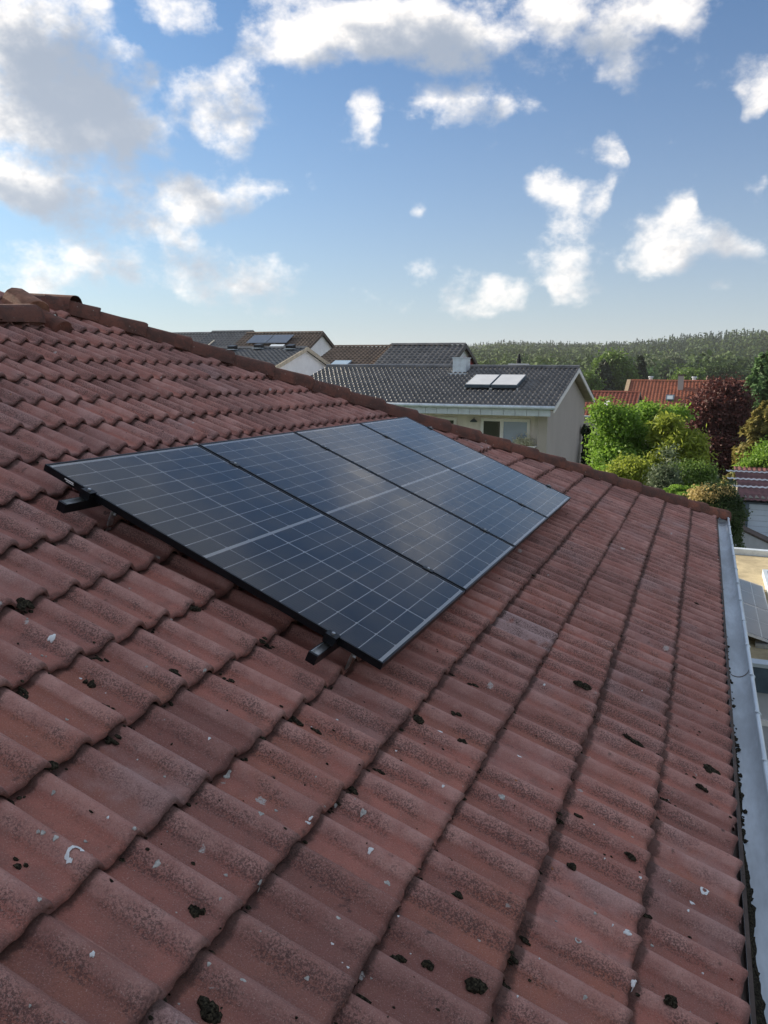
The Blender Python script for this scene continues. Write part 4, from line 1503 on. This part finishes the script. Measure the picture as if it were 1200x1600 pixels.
SKY_SHEEN_CELL = simple('grey_sheen_cell', (.17, .155, .165), .3, 0, .08, 3)  # cells lightened: grazing reflection of bright sky put into their colour
AL = ['nearer tilted grey solar panel on the gravelled flat roof beyond the gutter', 'farther tilted grey solar panel on the gravelled flat roof beyond the gutter']
for q, (y0, y1) in enumerate(((9.72, 11.05), (11.07, 12.42))):
    x0_, x1_ = -.16, .95
    s = empty('flat_roof_solar_module', ((x0_ + x1_) / 2, (y0 + y1) / 2, 3.0))
    tag(s, AL[q], 'solar panel', 'solar panels on the flat roof')
    P = [np.array((x0_, y0, 3.36)), np.array((x1_, y0, 3.06)), np.array((x1_, y1, 3.06)), np.array((x0_, y1, 3.36))]
    n_ = np.cross(P[1] - P[0], P[3] - P[0])
    n_ /= np.linalg.norm(n_)
    MB().prism([p - n_ * .03 for p in P], n_ * .03).build('frame', MT['whitep'], s)
    ex, ey = (P[1] - P[0]), (P[3] - P[0])
    for a_ in range(7):
        for b_ in range(2):
            c0 = P[0] + ex * (.008 + a_ * .1415) + ey * (.008 + b_ * .497)
            MB().add([c0 + n_ * .002, c0 + ex * .1300 + n_ * .002, c0 + ex * .1300 + ey * .4860 + n_ * .002, c0 + ey * .4860 + n_ * .002], [(0, 1, 2, 3)]).build('solar_cell', SKY_SHEEN_CELL, s)
    MB().add([p + n_ * .006 for p in P], [(0, 1, 2, 3)]).build('glass', MT['pglass'], s)
sp_ = empty('ballast_support', (.8, 10.2, 3.0))
tag(sp_, 'pale metal ballast support under the raised edge of the flat roof panels', 'support')
MB().box((-.1, 10.10, 3.0), (.72, 10.24, 3.07)).build('ballast_tray', MT['greyplaster'], sp_)
MB().box((.72, 9.66, 3.0), (1.6, 9.80, 3.045)).build('rail', MT['alu'], sp_)
MB().box((.80, 9.82, 3.0), (.86, 9.90, 3.06)).build('post', MT['timber'], sp_)
sk = empty('roof_hatch', (1.65, 12.9, 3.0))
tag(sk, 'roof hatch with pale frame on the gravelled flat roof', 'roof hatch')
MB().box((1.0, 11.75, 3.0), (1.06, 13.4, 3.1)).box((1.06, 13.3, 3.0), (2.3, 13.4, 3.1)).box((1.06, 11.75, 3.0), (2.3, 11.83, 3.1)).build('frame', MT['zinc'], sk)
MB().box((1.06, 11.83, 3.0), (2.3, 13.3, 3.08)).build('pane', MT['darkglass'], sk)

# ---- garage with a corrugated roof
ga = empty('garage', (3, 31, 0))
tag(ga, 'garage with pale sectional door and maroon corrugated roof with white strips', 'garage')
gx0, gx1, gf, gb = 1.28, 7.0, 27.2, 34.6
MB().box((gx0 + .1, gf + .25, 0), (gx1, gb, 2.3)).build('wall', MT['brickwall'], ga)
dl = at_y(1171, 782, gf + .2)
MB().box((gx0 + .02, gf + .12, 1.72), (dl[0] - .03, gf + .26, 2.22)).box((dl[0] - .03, gf + .12, 2.12), (gx1, gf + .26, 2.22)).box((dl[0] - .06, gf + .13, 0), (dl[0], gf + .25, 2.12)).build('door_frame', MT['bluegrey'], ga)
dr = MB().box((dl[0], gf + .19, 0), (dl[0] + 2.6, gf + .245, 2.12)).build('door', MT['bluegrey'], ga)
for q in range(12):
    z0 = .02 + q * .175
    MB().box((dl[0] + .005, gf + .165, z0 + .004), (dl[0] + 2.595, gf + .189, z0 + .171)).build('door_panel', MT['doorpanel'], dr)
xs = np.arange(gx0 - .95, gx1 + .3, .03)
ysr = np.linspace(gf - .12, gb + .1, 14)
P = [[(x, y, 2.28 + (y - gf) * .035 + .013 * math.sin(x / .177 * 6.283)) for x in xs if x >= gx0 - .95 + (0 if y > 28.5 else .9)] for y in ysr]
nm = min(len(r_) for r_ in P)
P = [r_[-nm:] for r_ in P]
MB().grid(P).build('corrugated_roof', MT['fibre'], ga, smooth=True)
for yy in (29.5, 31.2, 33.1):
    MB().grid([[(x, y, 2.292 + (y - gf) * .035 + .013 * math.sin(x / .177 * 6.283)) for x in xs[20:]] for y in (yy, yy + .34)]).build('roof_strip', MT['fibrestrip'], ga, smooth=True)
MB().box((gx0, gf - .02, 2.19), (gx1, gf + .1, 2.24)).build('fascia', MT['black'], ga)

# ---- sloping garden wall and paved yard
wl_ = empty('garden_wall', (2, 24, 0))
tag(wl_, 'pale rendered garden wall with dark coping in front of the garage', 'wall')
p0, p1 = np.array((1.15, 26.9, 0)), np.array((3.4, 20.4, 0))
dv = (p1 - p0) / np.linalg.norm(p1 - p0)
sd = np.array((dv[1], -dv[0], 0))
MB().prism([p0 - sd * .1, p1 - sd * .1, p1 - sd * .1 + (0, 0, 1.47), p0 - sd * .1 + (0, 0, 1.47)], sd * .2).build('render', MT['greywall'], wl_)
MB().prism([p0 - sd * .14 + (0, 0, 1.47), p1 - sd * .14 + (0, 0, 1.47), p1 - sd * .14 + (0, 0, 1.53), p0 - sd * .14 + (0, 0, 1.53)], sd * .28).build('coping', MT['coping'], wl_)
tag(MB().grid([[(.2, 15.2, .005), (8, 15.2, .005)], [(.2, 27.3, .005), (8, 27.3, .005)]]).build('paved_yard', MT['paving']), kind='structure')

# ------------------------------------------------------------------ plants
def leaf_quads(C, Nrm, size, rng, aspect=1.6, jitter=.6):
    """one bent-free quad per point, roughly facing Nrm"""
    n = len(C)
    d = Nrm + rng.normal(0, jitter, (n, 3))
    d /= np.linalg.norm(d, axis=1, keepdims=True) + 1e-9
    a = np.cross(d, rng.normal(0, 1, (n, 3)))
    a /= np.linalg.norm(a, axis=1, keepdims=True) + 1e-9
    b = np.cross(d, a)
    s = (size * rng.uniform(.6, 1.3, n))[:, None] if np.ndim(size) == 0 else (size * rng.uniform(.6, 1.3, n))[:, None]
    a, b = a * s * aspect * .5, b * s * .5
    V = np.stack([C - a, C + b * .9, C + a, C - b * .9], 1).reshape(-1, 3)
    Fq = np.arange(4 * n).reshape(n, 4)
    return V, Fq


def lobes_crown(lobes, n, rng, shell=.35):
    """points through the outer part of several ellipsoids, with outward normals"""
    L = np.array(lobes, float)
    w = (L[:, 3] * L[:, 4] * L[:, 5]) ** (2 / 3)
    idx = rng.choice(len(L), n, p=w / w.sum())
    d = rng.normal(0, 1, (n, 3))
    d /= np.linalg.norm(d, axis=1, keepdims=True)
    r = 1 - shell * rng.random(n) ** 1.2 + rng.normal(0, .07, n)
    bump = 1 + .14 * np.sin(5 * d[:, 0] + idx) * np.sin(4 * d[:, 1] + 2 * idx) + .10 * np.sin(9 * d[:, 2] + 3 * idx)
    P = L[idx, :3] + d * L[idx, 3:6] * (r * bump)[:, None]
    return P, d, idx


def trunk_mesh(mb, base, h, r, rng, limbs=6, lean=0.1, spread=1.0):
    top = np.array(base) + (rng.normal(0, lean), rng.normal(0, lean), h)
    pts = [np.array(base) * (1 - t) + top * t + np.array([math.sin(t * 4) * lean * .4, 0, 0]) for t in np.linspace(0, 1, 6)]
    mb.tube(pts, np.linspace(r, r * .35, 6), 8)
    for q in range(limbs):
        t = rng.uniform(.35, .9)
        p = np.array(base) * (1 - t) + top * t
        a = rng.uniform(0, 6.28)
        e = p + np.array([math.cos(a) * spread * rng.uniform(.5, 1), math.sin(a) * spread * rng.uniform(.5, 1), h * rng.uniform(.12, .3)])
        m = (p + e) / 2 + np.array([0, 0, h * .05])
        mb.tube([p, m, e], [r * .45 * (1.1 - t), r * .3 * (1.1 - t), r * .08], 5)


def plant(name, label, cat, base, lobes, n, leaf, mat, seed, group=None, trunk=(.6, .08), limbs=6, aspect=1.6, jitter=.7, shell=.45, clump=0, crown='crown', lumpy=9):
    rng = np.random.default_rng(seed)
    t = empty(name, base)
    tag(t, label, cat, group)
    if lumpy:
        sub_ = []
        for l in lobes:
            for _ in range(lumpy):
                d_ = rng.normal(0, 1, 3)
                d_ *= .86 / np.linalg.norm(d_)
                f_ = rng.uniform(.24, .44)
                sub_.append((l[0] + d_[0] * l[3] * .72, l[1] + d_[1] * l[4] * .72, l[2] + d_[2] * l[5] * .78, l[3] * f_, l[4] * f_, l[5] * f_ * rng.uniform(.8, 1.5)))
        lobes = sub_
    mb = MB()
    trunk_mesh(mb, base, trunk[0], trunk[1], rng, limbs, .04 * trunk[0], max(l[3] for l in lobes) * 1.2)
    mb.build('trunk', MT['bark'], t, smooth=True)
    if clump:
        k = max(20, n // clump)
        P, d, idx = lobes_crown(lobes, k, rng, shell)
        tone = rng.random(k)
        rep = np.repeat(np.arange(k), clump)
        rr_ = leaf * 2.4
        C = P[rep] + rng.normal(0, rr_, (len(rep), 3)) * np.array([1, 1, .7])
        N_ = d[rep]
        tint = np.clip(.55 * tone[rep] + .45 * rng.random(len(rep)), 0, 1)
    else:
        C, N_, idx = lobes_crown(lobes, n, rng, shell)
        tone = rng.random(len(lobes))
        tint = np.clip(.35 * tone[idx] + .65 * rng.random(n), 0, 1)
    V, Fq = leaf_quads(C, N_ + np.array([0, 0, .35]), leaf, rng, aspect, jitter)
    big_mesh(crown, V, Fq, mat, tint, parent=t, origin=base)
    return t


def conifer(name, label, base, h, r, n, mat, seed, group=None, needle=.10, droop=.25, ragged=.2, power=1.0, aspect=2.2):
    """layered branches with hanging sprays"""
    rng = np.random.default_rng(seed)
    t = empty(name, base)
    tag(t, label, 'tree', group)
    mb = MB()
    mb.tube([np.array(base), np.array(base) + (0, 0, h * .5), np.array(base) + (0, 0, h * .97)], [r * .09, r * .055, .015], 8)
    nb_ = max(50, int(h * 26))
    zz = rng.random(nb_) ** .8
    ang_ = rng.uniform(0, 6.28, nb_)
    ln = r * (1 - zz) ** power * rng.uniform(1 - ragged * 1.6, 1 + ragged * .5, nb_) + .08 * r
    C, N_, T_ = [], [], []
    per = max(8, n // nb_)
    for q in range(nb_):
        z0 = h * (.06 + .92 * zz[q])
        dx, dy = math.cos(ang_[q]), math.sin(ang_[q])
        s = rng.random(per) ** .6
        w = .22 * ln[q] * (1 - .5 * s)
        lat = rng.normal(0, 1, per) * w * .6
        x = dx * ln[q] * s - dy * lat
        y = dy * ln[q] * s + dx * lat
        z = z0 - droop * ln[q] * s ** 1.6 + rng.normal(0, .05 * r, per)
        C.append(np.stack([x, y, z], 1) + np.array(base))
        N_.append(np.tile(np.array([dx * .5, dy * .5, .8]), (per, 1)))
        T_.append(np.clip(.3 + .35 * s + rng.normal(0, .2, per), 0, 1))
        if q % 3 == 0:
            e = np.array(base) + (dx * ln[q] * .8, dy * ln[q] * .8, z0 - droop * ln[q] * .6)
            mb.tube([np.array(base) + (0, 0, z0), e], [.02 * r, .006 * r], 4)
    mb.build('trunk', MT['bark'], t, smooth=True)
    C, N_, T_ = np.concatenate(C), np.concatenate(N_), np.concatenate(T_)
    V, Fq = leaf_quads(C, N_, needle, rng, aspect, .5)
    big_mesh('crown', V, Fq, mat, T_, parent=t, origin=base)
    return t


LM = dict(
    bright=leaf_mat('bright_green_leaf', (.060, .145, .020), (.25, .42, .060), .45),
    yellowgreen=leaf_mat('yellow_green_leaf', (.11, .17, .020), (.36, .42, .065), .5),
    mid=leaf_mat('mid_green_leaf', (.045, .100, .018), (.145, .235, .045), .35),
    dark=leaf_mat('dark_green_leaf', (.010, .026, .012), (.030, .055, .024), .2),
    copper=leaf_mat('copper_beech_leaf', (.026, .009, .011), (.150, .050, .042), .25),
    golden=leaf_mat('golden_conifer_needle', (.09, .100, .022), (.29, .245, .07), .35),
    fir=leaf_mat('fir_needle', (.040, .100, .035), (.130, .230, .085), .25),
    silver=leaf_mat('silver_green_leaf', (.040, .065, .035), (.17, .22, .13), .3),
    straw=leaf_mat('cut_straw_leaf', (.24, .18, .06), (.62, .50, .22), .35),
    hedge=leaf_mat('clipped_hedge_leaf', (.014, .036, .010), (.060, .100, .026), .25),
    forest=leaf_mat('forest_leaf', (.014, .042, .013), (.080, .130, .036), .2, .8),
    spruce=leaf_mat('forest_spruce', (.008, .030, .018), (.030, .072, .038), .1, .85),
    blossom=leaf_mat('cream_blossom', (.62, .60, .42), (.86, .85, .70), .3),
)


def P0(px, py, y):
    p = at_y(px, py, y)
    return p


def lob(px, py, y, rx, rz, ry=None):
    """lobe from a photo position and half sizes in photo pixels"""
    c = at_y(px, py, y)
    k = np.linalg.norm(c - CAM) / F_PX
    return (c[0], c[1], c[2], rx * k, (ry if ry else rx) * k, rz * k)


def ground_at(px, y):
    c = at_y(px, 700, y)
    return (c[0], c[1], 0.0)


SH = 'garden shrubs between the houses'
plant('robinia_shrub', 'tall bright yellow green shrub beside the pale gable wall', 'shrub', ground_at(955, 21.5),
      [lob(956, 690, 21.54, 38, 45), lob(968, 665, 21.89, 32, 28), lob(946, 660, 21.54, 24, 22), lob(975, 715, 21.20, 32, 28), lob(948, 715, 21.20, 26, 32), lob(937, 640, 21.54, 8, 16), lob(955, 745, 20.85, 40, 30)],
      20000, 0.0540, LM['bright'], 1, SH, (3.2, .10), clump=14, aspect=1.9)
plant('leafy_shrub', 'light green leafy shrub in front of the bright red roof', 'shrub', ground_at(1005, 22.6),
      [lob(1000, 662, 22.59, 36, 26), lob(1030, 655, 22.93, 26, 18), lob(1010, 695, 22.24, 36, 32), lob(985, 650, 22.93, 18, 12), lob(1062, 650, 23.28, 12, 13), lob(1015, 735, 21.89, 40, 30)],
      17000, 0.0540, LM['bright'], 2, SH, (3.0, .10), clump=14, aspect=1.9)
plant('bamboo', 'feathery yellow green bamboo left of the dark red tree', 'bamboo', ground_at(1058, 21.2),
      [lob(1058, 690, 21.20, 32, 30), lob(1045, 672, 21.20, 22, 18), lob(1075, 705, 20.99, 24, 22), lob(1050, 725, 20.85, 32, 24), lob(1085, 690, 21.20, 14, 9)],
      17000, 0.0504, LM['yellowgreen'], 3, SH, (2.6, .05), limbs=14, clump=18, aspect=3.4)
plant('olive_shrub', 'dull olive shrub with yellow tips in front of the tall green shrubs', 'shrub', ground_at(990, 19),
      [lob(985, 735, 19.46, 30, 20), lob(1008, 745, 19.46, 22, 18), lob(960, 748, 19.11, 25, 15)],
      6500, 0.0468, LM['yellowgreen'], 4, SH, (1.8, .06), clump=12)
plant('holly_shrub', 'upright silvery dark shrub standing just above the hip tiles', 'shrub', ground_at(1040, 18.4),
      [lob(1041, 735, 18.42, 15, 28), lob(1036, 755, 18.42, 20, 24), lob(1046, 712, 18.49, 6, 14)],
      4200, 0.0432, LM['silver'], 5, SH, (2.4, .05), clump=8, aspect=1.4)
plant('rounded_shrub', 'fresh green rounded shrub above the last hip tiles', 'shrub', ground_at(1080, 19.4),
      [lob(1082, 742, 19.46, 32, 16), lob(1062, 748, 19.18, 22, 18), lob(1100, 752, 19.32, 16, 10)],
      7500, 0.0432, LM['mid'], 6, SH, (1.6, .06), clump=10)
plant('low_hedge', 'low bright green clipped hedge behind the end of the gutter', 'hedge', ground_at(1075, 17.6),
      [lob(1075, 768, 17.38, 34, 9), lob(1055, 770, 17.38, 20, 9), lob(1098, 766, 17.38, 20, 8)],
      6000, 0.0360, LM['bright'], 7, SH, (1.5, .05))
plant('topiary_bush', 'round topped clipped dark bush beside the gutter end', 'bush', ground_at(1122, 16.8),
      [lob(1120, 806, 16.8, 36, 44), lob(1128, 845, 16.8, 28, 40), lob(1100, 806, 16.8, 22, 34), lob(1138, 800, 16.8, 21, 30)],
      26000, .030, LM['hedge'], 8, None, (2.6, .07), shell=.22, jitter=1.0, lumpy=0)
plant('straw_clippings', 'straw coloured dry growth on top of the clipped dark bush', 'plant', ground_at(1108, 16.7),
      [lob(1102, 772, 16.7, 20, 8), lob(1124, 769, 16.8, 16, 6)], 4200, .026, LM['straw'], 9, None, (3.3, .012), clump=6, aspect=2.0, lumpy=0)
plant('dark_hedge', 'dark evergreen hedge in the shade of the pale gable wall', 'hedge', ground_at(921, 33.5),
      [lob(921, 705, 33.5, 13, 40), lob(918, 670, 33.5, 9, 18), lob(926, 720, 33, 14, 30)],
      8000, .09, LM['dark'], 10, None, (2.6, .08))
plant('copper_beech', 'dark red copper beech tree right of the bright red roof', 'tree', ground_at(1128, 42),
      [lob(1130, 632, 42, 42, 30), lob(1108, 648, 42, 36, 30), lob(1152, 650, 42.5, 34, 34), lob(1122, 675, 41.5, 46, 34), lob(1130, 606, 42.5, 22, 12), lob(1090, 660, 41.5, 18, 24), lob(1125, 705, 41.5, 46, 30), lob(1085, 640, 42, 12, 14)],
      30000, .105, LM['copper'], 11, None, (4.2, .2), limbs=10, clump=9, aspect=1.5)
conifer('fir_tree', 'green fir tree rising at the right border above the copper beech', ground_at(1184, 52), at_y(1182, 553, 52)[2], 2.9, 15000, LM['fir'], 12, None, .16, .15, .35, .75)
conifer('golden_conifer', 'golden yellow conifer at the right border below the fir', ground_at(1192, 38), at_y(1192, 628, 38)[2], 1.75, 16000, LM['golden'], 13, None, .10, .30, .45, .55)
plant('garden_shrub', 'fresh green shrub at the right border beside the corrugated roof', 'shrub', ground_at(1192, 35.2),
      [lob(1190, 722, 35.2, 24, 18), lob(1172, 732, 35, 14, 12), lob(1200, 712, 35.5, 18, 18)], 6500, .075, LM['bright'], 14, None, (1.4, .06), clump=10)
plant('hydrangea', 'cream white hydrangea on the balcony of the pale house', 'plant', tuple(at_y(817, 712, 26.1)),
      [lob(816, 692, 26.1, 8, 7), lob(822, 697, 26.1, 6, 6), lob(811, 697, 26.1, 5, 5)], 1500, .045, LM['blossom'], 15, None, (.35, .015), limbs=5, clump=9)

FT = 'trees beyond the red roofs'
plant('round_tree', 'large round deciduous tree standing behind the pale gable', 'tree', ground_at(960, 175),
      [lob(960, 580, 175, 24, 24), lob(950, 600, 174, 22, 24), lob(972, 595, 175, 20, 24), lob(962, 564, 175, 17, 11), lob(945, 578, 174, 12, 15)],
      16000, .40, LM['mid'], 20, FT, (6, .5), clump=10)
conifer('dark_spruce', 'slim dark spruce left of the large round tree', ground_at(936, 170), at_y(936, 564, 170)[2], 3.2, 4500, LM['dark'], 21, FT, .5, .2, .2, .6)
conifer('dark_spruce', 'slim dark spruce right of the large round tree', ground_at(992, 180), at_y(992, 557, 180)[2], 3.0, 4500, LM['dark'], 22, FT, .5, .2, .2, .6)
for q, (px, py, y, rx, rz, mt, lab) in enumerate((
        (1020, 574, 300, 22, 16, 'silver', 'pale willow like tree left of two on the slope above the red ridge'),
        (1050, 570, 310, 26, 20, 'silver', 'pale willow like tree right of two on the slope above the red ridge'),
        (1075, 590, 200, 20, 14, 'mid', 'round tree just above the chimney of the red house'),
        (1120, 585, 230, 32, 20, 'forest', 'broad tree on the slope behind the copper beech'),
        (1000, 588, 210, 16, 10, 'fir', 'low bushy tree behind the gable of the red house'),
        (918, 596, 150, 12, 14, 'mid', 'small tree peeping out beside the pale verge'))):
    plant('slope_tree', lab, 'tree', ground_at(px, y), [lob(px, py, y, rx * .6, rz * .7), lob(px - rx * .45, py + rz * .3, y, rx * .5, rz * .7), lob(px + rx * .45, py + rz * .3, y, rx * .55, rz * .7), lob(px, py + rz * .7, y, rx * .9, rz * .6)],
          5000, .0021 * y, LM[mt], 30 + q, FT, (4, .3), clump=8)

HAZE = .00015
# ------------------------------------------------------------------ wooded hill
def hill_z(x, y):
    d = np.hypot(x, y)
    az_ = np.degrees(np.arctan2(x, y))
    crest = np.interp(az_, [-60, -40, -24, -14, -6, 6, 30], [10, 13, 21, 30, 36, 41, 46])
    t = np.clip((d - 230) / 820, 0, 1)
    s = t * t * (3 - 2 * t)
    dip = np.clip((d - 1080) / 700, 0, 1)
    return -1.0 + crest * s * (1 - .25 * dip) + 5.0 * np.sin(x * .012 + 1) * np.sin(y * .010) * t + 3.5 * np.sin(az_ * .42 + 1.0) * t


azs, ds = np.radians(np.linspace(-62, 36, 90)), np.concatenate([np.linspace(200, 1100, 50), [1300, 1700, 2400]])
G = np.array([[(d * math.sin(a), d * math.cos(a), float(hill_z(d * math.sin(a), d * math.cos(a)))) for a in azs] for d in ds])
tag(MB().grid(G).build('hill', simple('forest_floor', (.030, .042, .016), .95, var=.3, scale=.05), origin=(0, 600, 0)), kind='structure')


def proto_round(rng, k):
    d = rng.normal(0, 1, (k, 3))
    d /= np.linalg.norm(d, axis=1, keepdims=True)
    d[:, 2] = np.abs(d[:, 2]) * 1.1 - .35
    lump_ = 1 + .22 * np.sin(4 * d[:, 0] + rng.uniform(0, 6)) * np.sin(4 * d[:, 1] + rng.uniform(0, 6))
    C = d * lump_[:, None] * np.array([.5, .5, .55]) + np.array([0, 0, .45])
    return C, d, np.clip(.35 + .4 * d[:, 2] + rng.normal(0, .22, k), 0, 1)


def proto_cone(rng, k):
    z = rng.random(k) ** .75
    a = rng.uniform(0, 6.28, k)
    r = (1 - z) * rng.uniform(.55, 1.0, k) * (1 - .25 * ((z * 9) % 1))
    C = np.stack([np.cos(a) * r * .5, np.sin(a) * r * .5, z], 1)
    Nn = np.stack([np.cos(a), np.sin(a), np.full(k, .6)], 1)
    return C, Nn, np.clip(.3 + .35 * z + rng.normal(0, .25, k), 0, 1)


def forest(name, label, count, dmin, dmax, cone, mat, seed, near_k, az_rng):
    rng = np.random.default_rng(seed)
    Vs, Fs, Ts = [], [], []
    o = 0
    for q in range(count):
        d = math.sqrt(rng.uniform(dmin ** 2, dmax ** 2))
        a = math.radians(rng.uniform(*az_rng))
        x, y = d * math.sin(a), d * math.cos(a)
        # conifers and broadleaves grow in stands
        st = math.sin(x * .017 + 2) + math.sin(y * .013 + x * .006) + rng.normal(0, .35)
        if cone and d < 780 and st < .55:
            continue
        if not cone and d > 740 and st > -.6:
            continue
        z = float(hill_z(np.array(x), np.array(y)))
        h = rng.uniform(7, 12) + 4 * rng.random() ** 3 if cone else rng.uniform(7, 16)
        w = h * (rng.uniform(.36, .55) if cone else rng.uniform(.75, 1.0))
        k = int(near_k * min(1.0, (420 / d) ** 1.1))
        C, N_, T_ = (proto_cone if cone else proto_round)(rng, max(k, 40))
        C = C * np.array([w, w, h]) + np.array([x, y, z - .3])
        V, Fq = leaf_quads(C, N_, (.13 if not cone else .075) * h * (26 / max(k, 26)) ** .25, rng, 1.5, .45)
        Vs.append(V)
        Fs.append(Fq + o)
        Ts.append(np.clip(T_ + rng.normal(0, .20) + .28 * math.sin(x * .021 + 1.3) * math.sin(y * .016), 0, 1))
        o += len(V)
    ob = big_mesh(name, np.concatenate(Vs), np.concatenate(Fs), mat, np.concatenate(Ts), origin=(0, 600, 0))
    tag(ob, label, 'forest', kind='stuff')


forest('broadleaf_forest', 'broadleaf woodland covering the hillside behind the houses', 3600, 250, 960, False, LM['forest'], 51, 110, (-48, 12))
forest('spruce_forest', 'dark spruce forest along the top of the hill', 9500, 430, 1120, True, LM['spruce'], 52, 80, (-48, 12))

# ------------------------------------------------------------------ the air: light summer haze over the valley
m_, k_ = new_mat('summer_haze')
vol = k_.n('ShaderNodeVolumePrincipled', ins={'Color': (.80, .86, .95, 1), 'Density': HAZE, 'Anisotropy': .2})
out_ = k_.n('ShaderNodeOutputMaterial')
k_.t.links.new(vol.outputs[0], out_.inputs['Volume'])
tag(MB().box((-2300, -300, -3), (1700, 2500, 75)).build('haze', m_, origin=(0, 600, -3)), kind='stuff')
